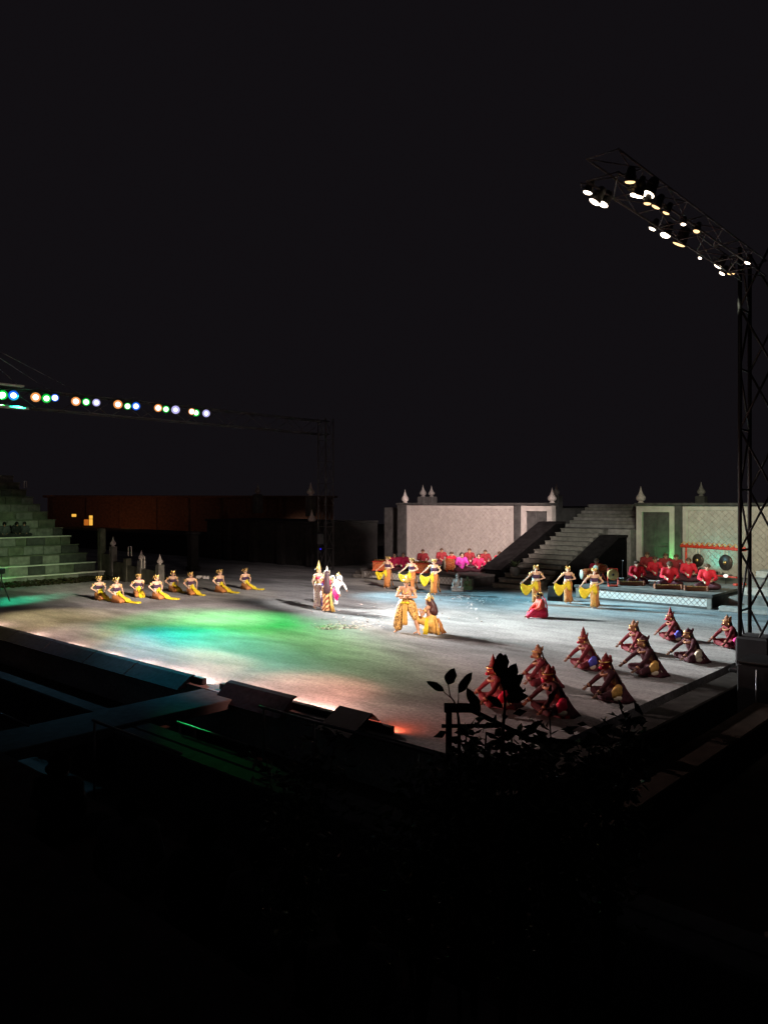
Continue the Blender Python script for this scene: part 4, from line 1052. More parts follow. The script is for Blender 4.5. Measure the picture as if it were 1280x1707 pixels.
# ---------------- bare chested man with crossed arms, and the kneeling man
def ray_crown(J):
    hr = head_rot(J); h = J['head']; mb = MB()
    mb.lathe(h + V((0, 0, .07)), [(.10, -.03), (.105, .02), (.09, .05), (.05, .09), (.03, .16), (.004, .20)], 14)
    for a in (-75, -55, 55, 75, 105, -105):
        d = hr @ V((0, math.sin(R(a)), abs(math.cos(R(a))) * .9 + .25))
        mb.tube([h + V((0, 0, .05)) + d * .07, h + V((0, 0, .05)) + d * .24], [.018, .004], 6)
    mb.ell(h + hr @ V((.085, 0, .12)), (.015, .06, .07), hr, 10, 6)
    return mb.mesh('crown', gold, True)
J = pose_stand(); J['hf'] = V((1, .15, -.05))
both(J, e=(.06, .30, 1.10), h=(0, .10, .86)); J['wL'] = V((.25, -.02, 1.09)); J['wR'] = V((.22, .06, 1.14)); J['eR'] = V((.06, -.30, 1.11))
both(J, s=(0, .195, 1.34))
J['kR'] = V((.10, -.24, .50)); J['aR'] = V((.0, -.27, .09)); J['tR'] = V((.12, -.36, .03)); J['kL'] = V((.18, .30, .50)); J['aL'] = V((.16, .40, .09)); J['tL'] = V((.28, .48, .03))
trous = clump([((0, 0, .98), (0, 0, .85), .17, .19), (J['hR'], J['kR'], .155, .12), (J['kR'], J['kR'].lerp(J['aR'], .75), .125, .14), (J['hL'], J['kL'], .155, .10), (J['hR'], J['hL'], .16, .16)], .022, 4)
man = person('bare chested man with crossed arms, gold rayed crown and batik trousers', P(678, 1055), face(252), 1.12, [
    ('body', make_body(J, skin_man, 1.0)), ('trousers', trous.mesh('trousers', batik_gold, True)), ('belt', band(J, .25, .8, .032, 'belt', gold, .1)), ('crown', ray_crown(J)), ('hair', hair_cap(J, hair, .01, True)), ('armband', armbands(J)),
    ('necklace', MB().tube([V((.05 + .09 * math.cos(a), .085 * math.sin(a), 1.30 - .10 * math.cos(a))) + V((.04, 0, 0)) for a in [R(-120 + 24 * k) for k in range(11)]], .016, 6).mesh('necklace', gold, True)),
    ('long_hair', MB().tube([(-.10, .0, 1.52), (-.15, 0, 1.36), (-.17, 0, 1.2), (-.17, 0, 1.08)], [.08, .09, .09, .03], 12, side=(0, 1, 0), rad2=[.05, .05, .05, .02]).mesh('long_hair', hair, True)),
    ('sash', ribbon([(.15, .0, .98), (.20, .0, .85), (.20, .0, .6), (.19, 0, .36), (.2, 0, .26)], [.10, .14, .15, .16, .14], (0, 1, 0), 2, .02).mesh('sash', gold_cloth, True)),
    ('sash_knot', MB().ell((.19, .07, .93), (.03, .08, .04)).ell((.19, -.07, .93), (.03, .08, .04)).mesh('sash_knot', yellow, True)),
    ('sash', ribbon([(-.02, .2, 1.0), (.0, .28, .85), (.02, .33, .65), (.0, .36, .42)], [.10, .13, .14, .15], (1, .3, 0), 2, .02).mesh('sash', gold_cloth, True)),
    ('sash', ribbon([(.02, -.2, 1.0), (.06, -.30, .8), (.08, -.36, .5), (.06, -.4, .2)], [.06, .08, .08, .1], (1, .3, 0), 2, .015).mesh('sash', white_cloth, True)),
    ('knee_band', MB().tube([(.155, .275, .54), (.185, .305, .47)], .085, 12).mesh('knee_band', hair, True))], None)
J = J_base((0, 0, .36), (.02, 0, .50), (.05, 0, .69), (.06, 0, .85), (.10, 0, .97), (1, .1, -.25))
both(J, s=(.05, .195, .81), e=(.18, .30, .58), w=(.36, .06, .68), h=(0, .10, .34), k=(.38, .22, .46), a=(.32, .24, .08), t=(.46, .26, .03))
J['kR'] = V((.28, -.22, .09)); J['aR'] = V((-.14, -.20, .10)); J['tR'] = V((-.18, -.20, .03))
trous = clump([((0, 0, .50), (0, 0, .36), .165, .19), (J['hL'], J['kL'], .145, .115), (J['hR'], J['kR'], .15, .12), (J['kR'], J['aR'], .11, .08), (J['hR'], J['hL'], .17, .17), ((-.05, 0, .3), (-.12, 0, .16), .18, .14)], .022, 4)
person('kneeling man seen from behind with dark hair and gold wrap', P(719, 1057), face(150), 1.10, [
    ('body', make_body(J, skin_man, 1.0)), ('wrap', trous.mesh('wrap', gold_cloth, True)), ('belt', band(J, .3, 1.0, .034, 'belt', gold_cloth, .1)), ('armband', armbands(J)),
    ('long_hair', clump([((.05, 0, 1.0), (-.05, 0, .86), .115, .115), ((-.05, 0, .86), (-.09, 0, .68), .12, .13), ((-.04, 0, .9), (-.06, .12, .72), .08, .06), ((-.04, 0, .9), (-.06, -.12, .72), .08, .06)], .02, 2).mesh('long_hair', mat('hair_red', (.05, .012, .012), .55, .4, 25), True)),
    ('crown', MB().lathe((.09, 0, 1.03), [(.105, 0), (.11, .04), (.08, .07), (.05, .12), (.03, .19), (.004, .23)], 12).ell((.02, .11, 1.06), (.05, .015, .07)).ell((.02, -.11, 1.06), (.05, .015, .07)).ell((-.02, 0, 1.12), (.015, .05, .07)).mesh('crown', gold, True)),
    ('sash', ribbon([(.05, .19, .50), (.04, .26, .40), (.04, .29, .2), (.06, .32, .03)], [.09, .12, .13, .16], (1, 0, 0), 2, .02).mesh('sash', yellow, True)),
    ('sash', ribbon([(-.16, -.10, .48), (-.24, -.13, .33), (-.28, -.16, .15), (-.34, -.2, .025)], [.12, .15, .18, .22], (.2, 1, 0), 3, .025).mesh('sash', batik_brown, True)),
    ('sash', ribbon([(-.16, .06, .48), (-.24, .08, .33), (-.27, .09, .15), (-.32, .1, .025)], [.08, .10, .12, .12], (.2, 1, 0), 2, .02).mesh('sash', gold_cloth, True))], None)

# ---------------- woman in red seated with one leg out
J = J_base((0, 0, .16), (.02, 0, .30), (.05, 0, .47), (.08, 0, .61), (.13, 0, .71), (1, .1, -.5))
both(J, s=(.06, .165, .575), e=(.16, .24, .37), w=(.34, .16, .26), h=(.02, .10, .16), k=(.36, .16, .22), a=(.56, .14, .07), t=(.68, .15, .06))
J['kR'] = V((.36, -.20, .12)); J['aR'] = V((.14, -.26, .07)); J['tR'] = V((.02, -.28, .04))
red_sk = clump([((0, 0, .16), (0, 0, .28), .21, .15), (J['hL'], J['kL'], .15, .12), (J['kL'], J['aL'], .12, .075), (J['hR'], J['kR'], .15, .11), (J['kR'], J['aR'], .11, .10), ((-.1, 0, .08), (.3, -.1, .07), .12, .09)], .022, 4)
person('woman in red and gold seated on the floor with one foot out', P(903, 1029), face(190), 1.12, [
    ('body', make_body(J, skin, 0)), ('skirt', red_sk.mesh('skirt', hot_red, True)),
    ('robe', clump([(J['wai'], J['che'], .14, .17), (J['che'], J['nec'], .17, .08), (J['sL'], J['eL'], .085, .09), (J['sR'], J['eR'], .085, .09), (J['eL'], J['wL'], .08, .07), (J['eR'], J['wR'], .08, .07), (J['pel'], J['wai'], .2, .15)], .022, 4).mesh('robe', rust_red, True)),
    ('hair', hair_cap(J, hair, .015, True)), ('headdress', tiara(J)), ('robe_trim', ribbon([(.16, -.22, .34), (.05, -.24, .26), (-.08, -.2, .22), (-.18, -.08, .2), (-.2, .06, .2)], [.03] * 5, (0, 0, 1), 1, .004).mesh('robe_trim', gold, True)),
    ('ribbon', ribbon([(-.02, -.02, .74), (-.13, -.03, .6), (-.19, -.03, .4), (-.2, -.04, .2), (-.22, -.05, .04)], [.05, .07, .08, .09, .11], (0, 1, 0), 2, .015).mesh('ribbon', hot_red, True))], None)

# ---------------- troop of masked performers at the right front
def troop_parts(var):
    J = pose_cross(.10); r = random.Random(300 + var)
    v5 = var; var = var % 4
    J['hf'] = V((1, r.uniform(-.3, .35), r.uniform(-.2, .02)))
    both(J, e=(.30 + r.uniform(-.03, .04), .30, .39), w=(.50 + r.uniform(-.04, .03), .35, .21)); J['eR'] += V((r.uniform(-.03, .03), 0, .02))
    cm = [troop_red, troop_red, troop_dark, troop_dark][var]
    body = make_body(J, skin_dark, 1.0)
    suit = clump([(J['pel'], J['wai'], .175, .145), (J['wai'], J['che'], .145, .155), (J['che'], J['nec'], .15, .07), (J['sL'], J['sR'], .082, .082)] + [(J['s' + q], J['e' + q], .068, .055) for q in 'LR'] + [(J['e' + q], J['w' + q], .056, .040) for q in 'LR'] + [(J['h' + q], J['k' + q], .115, .085) for q in 'LR'] + [(J['k' + q], J['a' + q], .085, .06) for q in 'LR'], .02, 2)
    sk_rings = []
    for zz, gr in ((.34, .155), (.26, .20), (.17, .27), (.08, .35), (.015, .42)):
        sk_rings.append([V((-.03 + (gr * (.86 + .10 * math.sin(5 * a + var)) ) * math.cos(a) * (1.0 if math.cos(a) < 0 else .75), (gr + .03 * math.sin(7 * a + v5)) * math.sin(a), zz + .012 * math.sin(9 * a))) for a in [2 * math.pi * j / 40 for j in range(40)]])
    spread = MB().loft(sk_rings).mesh('waist_skirt', [troop_dark, troop_red, troop_dark, troop_dark][var], True)
    hr = head_rot(J); h = J['head']
    mask = MB().ell(h + hr @ V((.0, 0, .02)), (.108, .096, .115), hr).ell(h + hr @ V((.085, 0, -.045)), (.055, .055, .042), hr).ell(h + hr @ V((.078, 0, .045)), (.032, .07, .02), hr).ell(h + hr @ V((-.01, .102, .0)), (.03, .018, .05), hr).ell(h + hr @ V((-.01, -.102, .0)), (.03, .018, .05), hr)
    mask = remesh(mask, .016, 1).mesh('mask', mask_tan if var in (1, 3) else mask_red, True)
    snout = MB().ell(h + hr @ V((.125, 0, -.05)), (.038, .042, .034), hr).mesh('snout', mask_red if var in (1, 3) else hot_red, True)
    top = [.26, .15, .20, .12][var] * r.uniform(.85, 1.1)
    crown = MB().lathe(h + V((-.015, 0, .09)), [(.100, -.05), (.104, -.02), (.088, .01), (.060, top * .30), (.066, top * .36), (.040, top * .58), (.044, top * .64), (.020, top * .84), (.004, top)], 12)
    for s in (-1, 1):
        crown.ell(h + hr @ V((-.06, s * .11, .10)), (.05, .016, .06), hr @ Matrix.Rotation(.6, 3, 'Y'), 8, 6)
    crown.ell(h + hr @ V((-.12, 0, .12)), (.03, .06, .075), hr @ Matrix.Rotation(-.4, 3, 'Y'), 8, 6)
    crown = crown.mesh('crown', [mask_red, mask_tan, mask_red, troop_dark][var], True)
    trim = MB().tube([h + hr @ V((.118 * math.cos(a), .118 * math.sin(a), .075)) for a in [R(-130 + 26 * k) for k in range(11)]], .010, 6).ell(h + hr @ V((-.02, -.13, -.03)), (.022, .014, .03), hr, 8, 6).ell(h + hr @ V((-.02, .13, -.03)), (.022, .014, .03), hr, 8, 6).ell(h + hr @ V((.10, -.05, .0)), (.02, .02, .012), hr, 8, 6).ell(h + hr @ V((.10, .05, .0)), (.02, .02, .012), hr, 8, 6).mesh('mask_trim', gold, True)
    mane = ribbon([h + V((-.10, 0, .08)), h + V((-.15, 0, -.08)), J['nec'] + V((-.14, 0, -.05)), J['che'] + V((-.20, 0, -.08)), J['wai'] + V((-.21, 0, -.10))], [.14, .18, .22, .24, .2], (0, 1, 0), 3, .02).mesh('mane', [mask_tan, hair, troop_dark, hair][var], True)
    collar = MB().tube([J['nec'] + V((.02 + .13 * math.cos(a), .15 * math.sin(a), -.045 - .05 * math.cos(a))) for a in [2 * math.pi * k / 16 for k in range(17)]], .028, 8).mesh('collar', mask_tan, True)
    cuffs = MB()
    for q in 'LR':
        d_ = (J['w' + q] - J['e' + q]).normalized(); cuffs.tube([J['w' + q] - d_ * .06, J['w' + q] - d_ * .015], .048, 10)
    return [('body', body), ('costume', suit.mesh('costume', cm, True)), ('waist_skirt', spread), ('cuff', cuffs.mesh('cuff', mask_tan, True)), ('mask', mask), ('snout', snout), ('crown', crown), ('mask_trim', trim), ('mane', mane), ('collar', collar)]
TP = [troop_parts(v) for v in range(8)]
def pouch(cm, tilt=0):
    # folded waist cloths at the side that faces us
    a = clump([((.01, .19, .28), (.12, .25, .16), .085, .09)], .018, 3, [((.06, .26, .20), (.12, .06, .12))]).mesh('waist_cloth', cm, True)
    b = MB().ell((.05, .30, .085), (.11, .05, .06)).ell((-.08, .28, .09), (.035, .04, .055)).ell((.18, .27, .16), (.045, .04, .04)).mesh('waist_trim', cream, True)
    return [('waist_cloth', a), ('waist_trim', b)]
POUCH = {'red': pouch(hot_red), 'blue': pouch(blue_cloth), 'gold': pouch(gold_cloth), 'pink': pouch(mat('pink_cloth', (.72, .02, .22), .65, .15, 9)), 'dark': pouch(troop_dark), 'cream': pouch(cream)}
troop = [(838, 1176, 0, 'red', 186, 1.10, 'masked troop performer in red, half hidden behind big black leaves'), (911, 1143, 1, 'red', 184, 1.08, 'seated troop performer with red nose mask and red waist cloth, nearest the stage centre'), (931, 1190, 2, 'red', 188, 1.12, 'shadowed troop performer with glowing red waist cloth, nearest us'),
         (985, 1114, 0, 'blue', 184, 1.08, 'red masked troop performer with pointed crown and blue waist cloth'), (1026, 1166, 2, 'gold', 186, 1.12, 'dark clad troop performer with gold waist cloth at the stage edge'), (1067, 1088, 1, 'dark', 184, 1.06, 'red masked troop performer with white trimmed belt, fourth in the far row'),
         (1086, 1124, 3, 'gold', 186, 1.16, 'tall dark troop performer with golden mane, middle of the near row'), (1127, 1067, 0, 'blue', 186, 1.04, 'farthest troop performer in red with blue and pink waist cloth'), (1158, 1102, 3, 'cream', 182, 1.06, 'troop performer with cream pouch, near row close to the tower'), (1222, 1079, 1, 'pink', 186, 1.08, 'troop performer half hidden by the black lattice tower')]
for i_, (px, py, v, pc, f, s, lab) in enumerate(troop):
    person(lab, P(px, py), face(f + [0, -6, 5, 3, -4, 6, 0, -3, 8, 2][i_]), s * .95, TP[v + 4 * (i_ % 2)] + POUCH[pc], 'masked troop seated at the right front')

# ---------------- orchestra players
def player_parts(kind):
    J = pose_cross(.03 if kind != 'lean' else .09)
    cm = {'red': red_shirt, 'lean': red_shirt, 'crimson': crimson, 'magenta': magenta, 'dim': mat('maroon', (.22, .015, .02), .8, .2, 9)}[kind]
    if kind == 'lean': J['wR'] = V((.46, -.20, .36)); J['hf'] = V((1, .1, -.45))
    body = make_body(J, skin_man if kind not in ('magenta', 'crimson') else skin, .5, .016)
    shirt = clump([(J['pel'], J['wai'], .175, .16), (J['wai'], J['che'], .16, .175), (J['che'], J['nec'], .165, .075), (J['sL'], J['sR'], .088, .088)] + [(J['s' + q], J['e' + q], .078, .062) for q in 'LR'] + [(J['e' + q], J['w' + q], .060, .045) for q in 'LR'], .022, 4)
    legs = clump([(J['h' + q], J['k' + q], .13, .09) for q in 'LR'] + [(J['k' + q], J['a' + q], .09, .07) for q in 'LR'], .024, 3)
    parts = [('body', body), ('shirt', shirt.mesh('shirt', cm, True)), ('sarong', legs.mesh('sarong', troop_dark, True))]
    hr = head_rot(J); h = J['head']
    if kind in ('magenta', 'crimson'):
        parts += [('hair', hair_cap(J, hair, .012, True))]
    else:
        parts += [('cap', MB().ell(h + hr @ V((-.015, 0, .055)), (.108, .09, .075), hr).ell(h + hr @ V((-.11, 0, .03)), (.035, .04, .035), hr).tube([h + hr @ V((.108 * math.cos(a) - .012, .094 * math.sin(a), .035)) for a in [2 * math.pi * k / 16 for k in range(17)]], .015, 6).mesh('cap', mat('cap_cloth', (.09, .05, .03), .8, .4, 20), True))]
    if kind != 'magenta':
        m = J['wR'] + (J['wR'] - J['eR']).normalized() * .08
        parts += [('mallet', MB().tube([m, m + V((.16, .04, -.04))], .010, 6).ell(m + V((.17, .045, -.045)), (.03, .03, .045)).mesh('mallet', cream, True))]
    return parts
PL = {k: player_parts(k) for k in ('red', 'lean', 'crimson', 'magenta', 'dim')}
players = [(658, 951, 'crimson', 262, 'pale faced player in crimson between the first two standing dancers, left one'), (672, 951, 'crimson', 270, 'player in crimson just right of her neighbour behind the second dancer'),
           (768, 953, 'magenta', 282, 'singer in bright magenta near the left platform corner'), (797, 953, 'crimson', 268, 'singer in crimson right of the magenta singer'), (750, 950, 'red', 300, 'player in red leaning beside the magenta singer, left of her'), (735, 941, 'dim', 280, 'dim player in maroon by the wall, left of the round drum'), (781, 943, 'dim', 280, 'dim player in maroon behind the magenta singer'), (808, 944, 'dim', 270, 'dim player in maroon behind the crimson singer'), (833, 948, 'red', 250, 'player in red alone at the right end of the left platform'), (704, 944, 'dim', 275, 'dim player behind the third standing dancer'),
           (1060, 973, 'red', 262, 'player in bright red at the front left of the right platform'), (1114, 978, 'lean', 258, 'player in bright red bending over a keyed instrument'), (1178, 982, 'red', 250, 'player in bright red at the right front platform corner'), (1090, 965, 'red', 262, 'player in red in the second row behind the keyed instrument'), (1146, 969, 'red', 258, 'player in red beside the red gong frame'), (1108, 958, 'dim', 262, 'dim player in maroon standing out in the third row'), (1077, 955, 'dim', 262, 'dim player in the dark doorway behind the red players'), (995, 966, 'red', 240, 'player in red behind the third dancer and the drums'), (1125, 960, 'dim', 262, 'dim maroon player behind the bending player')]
for px, py, k, f, lab in players:
    person(lab, P(px, py, PZ), face(f), (1.32 if px > 1000 else 1.2) + .04 * math.sin(px), PL[k], 'orchestra players on the platforms')

# ---------------- people of the audience
def spectator(label, px, py, Y, f, seed, m):
    c = at_d(px, py, Y)
    J = pose_cross(0.02); J['hf'] = V((1, [.3, -.2, .0, .1][seed % 4], -.05))
    both(J, e=(.06, .26, .36), w=(.27, .14, .22))
    body = SPECT[0] if seed % 2 else SPECT[1]
    t = person(label, (c.x, c.y, c.z - .95), face(f), 1.08, body + [('shirt', SPECT[2][seed % 2])], 'spectators in the dark')
def spect_parts(s):
    J = pose_cross(0.02); J['hf'] = V((1, s, -.05)); both(J, e=(.06, .26, .36), w=(.27, .14, .22))
    legs = clump([(J['h' + q], J['k' + q], .12, .09) for q in 'LR'] + [(J['k' + q], J['a' + q], .09, .07) for q in 'LR'], .024, 3)
    return [('body', make_body(J, skin_dark, .6, .016)), ('trousers', legs.mesh('trousers', cloth_black, True)), ('hair', hair_cap(J, mat('hair_matte', (.012, .010, .010), .95, .3, 20, 0, 0, .03), .03, True))]
def spect_shirt(m):
    J = pose_cross(0.02); both(J, e=(.06, .26, .36), w=(.27, .14, .22))
    return clump([(J['pel'], J['wai'], .18, .17), (J['wai'], J['che'], .17, .185), (J['che'], J['nec'], .17, .08), (J['sL'], J['sR'], .092, .092)] + [(J['s' + q], J['e' + q], .082, .064) for q in 'LR'] + [(J['e' + q], J['w' + q], .062, .05) for q in 'LR'], .022, 4).mesh('shirt', m, True)
SPECT = [spect_parts(.3), spect_parts(-.2), [spect_shirt(cloth_black), spect_shirt(mat('shirt_grey', (.05, .05, .055), .9, .3, 6))]]
def seat_spectator(label, px, x, f, seed):
    k = int((5.6 - x)); z = .1 + .42 * k
    c = at_x(px, x, z=z)
    person(label, c, face(f), 1.12, (SPECT[0] if seed % 2 else SPECT[1]) + [('shirt', SPECT[2][seed % 2])], 'spectators in the dark')
for lab, px, x, f, s in (('spectator in the dark below the footbridge, leftmost', 92, 4.1, 80, 0), ('spectator in the dark left of the green lit ledge', 212, 4.0, 92, 1), ('spectator in the dark below the green lit ledge', 335, 4.1, 88, 2), ('spectator in the dark below the long handrail, left one', 437, 4.2, 95, 3), ('spectator in the dark below the long handrail, right one', 585, 3.9, 90, 1)):
    seat_spectator(lab, px, x, f, s)
for lab, px, k, s, f in (('spectator on the left stand at the picture edge', 8, 4, 1, 300), ('spectator on the left stand with a pale face', 28, 4, 0, 310), ('spectator on the left stand beside the pale one', 41, 4, 1, 300)):
    c = at_y(px, SY0 + k * 1.02 + .65, z=(k + 1) * .48)
    person(lab, c, face(f), 1.0, SPECT[s] + [('shirt', SPECT[2][s])], 'spectators on the left stand')

# ================================================================== INSTRUMENTS AND SMALL THINGS
def saron(label, px, py, f, n=9, L=1.1):
    c = P(px, py, PZ); t = thing('keyed_instrument', label, 'instrument', c, face(f), 'keyed gamelan instruments')
    MB().prism([(-.15, .004), (.15, .004), (.18, .16), (-.18, .16)], 'y', -L / 2, L / 2).build('trough', mat('trough_wood', (.16, .05, .02), .6, .4, 16, .2), t)
    for s in (-1, 1): MB().box((-.22, s * L / 2 - .05, .004), (.22, s * L / 2 + .05, .22), .03).build('end_block', mat('trough_wood', (.16, .05, .02), .6, .4, 16, .2), t)
    for i in range(n):
        y = -L / 2 + .11 + (L - .22) * i / (n - 1)
        MB().box((-.20 + .006 * i, y - .045, .168), (.20 - .006 * i, y + .045, .20), .01).build('bronze_bar', bronze, t)
saron('keyed instrument with bronze bars at the front left of the right platform', 1052, 976, 258)
saron('keyed instrument with bronze bars before the bending player', 1113, 982, 258)
saron('keyed instrument with bronze bars at the right platform corner', 1160, 985, 252, 8, .9)
def chest(label, px, py, f, w=.95, h=.55):
    c = P(px, py, PZ); t = thing('gamelan_chest', label, 'instrument', c, face(f), 'carved orange gamelan chests')
    MB().prism([(-.22, .06), (.22, .06), (.27, h - .05), (-.27, h - .05)], 'y', -w / 2, w / 2).build('case', wood_orange, t)
    MB().box((-.31, -w / 2 - .05, h - .048), (.31, w / 2 + .05, h), .02).build('top_board', carved_red, t)
    MB().box((-.27, -w / 2 - .03, .004), (.27, w / 2 + .03, .058), .01).build('foot_board', carved_red, t)
    for i in range(5): MB().ell((-.1 + .2 * (i % 2), -w / 2 + .12 + i * (w - .24) / 4, h + .05), (.09, .09, .055)).build('kettle', bronze, t, None, True)
chest('carved orange instrument chest left of the first standing dancer', 634, 951, 262, .8)
chest('carved orange instrument chest between second and third standing dancers', 700, 955, 262, .95)
# kettle rows
# big round drum on a rack
def drum(label, px, py, f, r=.30, L=.62, z=.42):
    c = P(px, py, PZ); t = thing('barrel_drum', label, 'drum', c, face(f), 'drums of the orchestra')
    MB().tube([(0, -L / 2, z), (0, -L * .25, z), (0, L * .1, z), (0, L / 2, z)], [r * .8, r * .98, r, r * .82], 18).build('shell', wood_orange, t, None, True)
    for s, k in ((-1, .8), (1, .82)): MB().tube([(0, s * (L / 2), z), (0, s * (L / 2 + .02), z)], r * k * 1.03, 18).build('drumhead', cream, t, None, True)
    for s in (-1, 1): MB().tube([(.22, s * L * .3, .004), (-.18, s * L * .3, z), ], .03, 6).tube([(-.22, s * L * .3, .004), (.18, s * L * .3, z)], .03, 6).build('cross_leg', carved_red, t)
    for i in range(10):
        a = 2 * math.pi * i / 10; b = a + .3
        MB().tube([(r * .82 * math.cos(a), -L / 2, z + r * .82 * math.sin(a)), (r * 1.02 * math.cos(b), 0, z + r * 1.02 * math.sin(b)), (r * .84 * math.cos(a + .6), L / 2, z + r * .84 * math.sin(a + .6))], .010, 5).build('lacing', gold_cloth, t)
drum('round orange drum beside the magenta singer', 748, 953, 285, .33, .55, .40)
drum('tan barrel drum behind the third right hand dancer', 982, 972, 275, .28, .75, .42)
drum('tan barrel drum at the foot of the stairs flank', 1000, 969, 300, .22, .6, .62)
# hanging gold gong on a small stand
c = P(1021, 978, PZ); g = thing('standing_gong', 'pale gold round gong on a small stand, left front of the right platform', 'gong', c, face(265), 'gongs of the orchestra')
MB().tube([(0, 0, .55), (.03, 0, .55), (.05, 0, .55)], [.26, .26, .20], 24).build('gong_disc', mat('gong_gold', (.55, .42, .17), .45, .15, 9, 0, .4), g, None, True)
MB().ell((.06, 0, .55), (.04, .06, .06)).build('boss', black_metal, g, None, True)
MB().box((-.12, -.22, .004), (.12, .22, .08), .02).build('foot', carved_red, g)
for s in (-1, 1): MB().tube([(-.02, s * .2, .05), (-.02, s * .24, .5), (-.02, s * .2, .82)], .022, 6).build('upright', carved_red, g)
MB().tube([(-.02, -.21, .82), (-.02, .21, .82)], .022, 6).build('crossbar', carved_red, g)
# red carved gong frame
pL, pR = P(1143, 966, PZ), P(1232, 976, PZ)
c = (pL + pR) / 2; dirv = pR - pL; ang = math.atan2(dirv.y, dirv.x); GL = dirv.length
gf = thing('gong_frame', 'large red carved gong frame with gold zigzag crest on the right platform', 'gong frame', c, ang)
ztop = 1.72
MB().box((-GL / 2 - .35, -.07, ztop - .13), (GL / 2 + .35, .07, ztop), .03).build('beam', carved_red, gf)
for s in (-1, 1):
    MB().tube([(s * GL / 2, 0, .1), (s * GL / 2, 0, .6), (s * GL / 2, 0, 1.1), (s * GL / 2, 0, ztop - .132)], [.06, .045, .055, .045], 10).build('upright', carved_red, gf, None, True)
    MB().box((s * GL / 2 - .1, -.35, .004), (s * GL / 2 + .1, .35, .10), .02).build('foot', carved_red, gf)
nz = 13
for i in range(nz):
    x = -GL / 2 - .25 + (GL + .5) * i / (nz - 1); h = .08 + .08 * math.sin(math.pi * i / (nz - 1))
    MB().prism([(x - .10, ztop + .002), (x + .10, ztop + .002), (x + .01, ztop + h)], 'y', -.03, .03).build('crest_leaf', carved_red, gf)
    if i < nz - 1:
        w = (GL + .5) / (nz - 1)
        MB().tube([(x - .02, -.045, ztop + .03), (x + w * .5, -.045, ztop + .17), (x + w - .02, -.045, ztop + .03)], .022, 5).build('gold_zigzag', gold, gf)
for s, r in ((-.27, .33), (.25, .38)):
    x = s * GL
    d = MB().tube([(x, -.04, 1.0), (x, .0, 1.0), (x, .04, 1.0)], [r * .92, r, r], 24).build('gong', mat('gong_dark', (.06, .045, .035), .4, .3, 8, 0, .6), gf, None, True)
    MB().ell((x, -.06, 1.0), (.09, .06, .09)).build('boss', bronze, d, None, True)
    MB().tube([(x - .1, 0, 1.0 + r * .95), (x - .08, 0, ztop - .13)], .012, 5).tube([(x + .1, 0, 1.0 + r * .95), (x + .08, 0, ztop - .13)], .012, 5).build('cord', cream, gf)
MB().tube([(-GL / 2 + .15, 0, .35), (GL / 2 - .15, 0, .35)], .04, 8).build('stretcher', carved_red, gf)
# two small lamps near the gongs
for px, py, lab in ((1186, 957, 'small white lamp left of its twin below the red gong frame'), (1209, 960, 'small white lamp right of its twin below the red gong frame')):
    q = at_d(px, py, 36.6); t = thing('music_lamp', lab, 'lamp', (q.x, q.y, PZ), face(250), 'small white lamps among the players')
    zz = q.z - PZ
    MB().tube([(0, 0, .004), (0, 0, .02), (0, 0, zz - .06)], [.1, .012, .012], 8).build('stand', black_metal, t)
    MB().ell((0, 0, zz), (.07, .11, .085)).build('lamp_head', emit('music_lamp_glow', (1, .93, .82), 1.3), t, None, True)
# music sheets
for px, py, lab in ((1029, 973, 'white music sheet by the pale gold gong'), (1091, 978, 'white music sheet between the two keyed instruments')):
    c = P(px, py, PZ); t = thing('music_stand', lab, 'music stand', c, face(258), 'white music sheets on the platform')
    MB().tube([(0, 0, .004), (0, 0, .25)], .02, 6).build('stand', carved_red, t)
    MB().box((-.16, -.28, .25), (.12, .28, .27), .005).build('sheet', white_cloth, t)
# microphone stands on the platforms
for px, py, pz, lab in ((1037, 976, 1.05, 'thin microphone stand right of the pale gold gong'), (1096, 976, 1.1, 'thin microphone stand left of the bending player'), (1132, 980, 1.0, 'thin microphone stand right of the bending player')):
    c = P(px, py, PZ); t = thing('microphone_stand', lab, 'microphone', c, face(260), 'microphone stands on the platform')
    MB().tube([(0, 0, .004), (0, 0, .02), (0, 0, pz)], [.12, .012, .010], 8).build('stand', black_metal, t)
    MB().tube([(0, 0, pz), (.12, 0, pz + .1)], .010, 6).build('boom', black_metal, t)
    MB().ell((.13, 0, pz + .11), (.035, .03, .03)).build('capsule', steel, t, None, True)

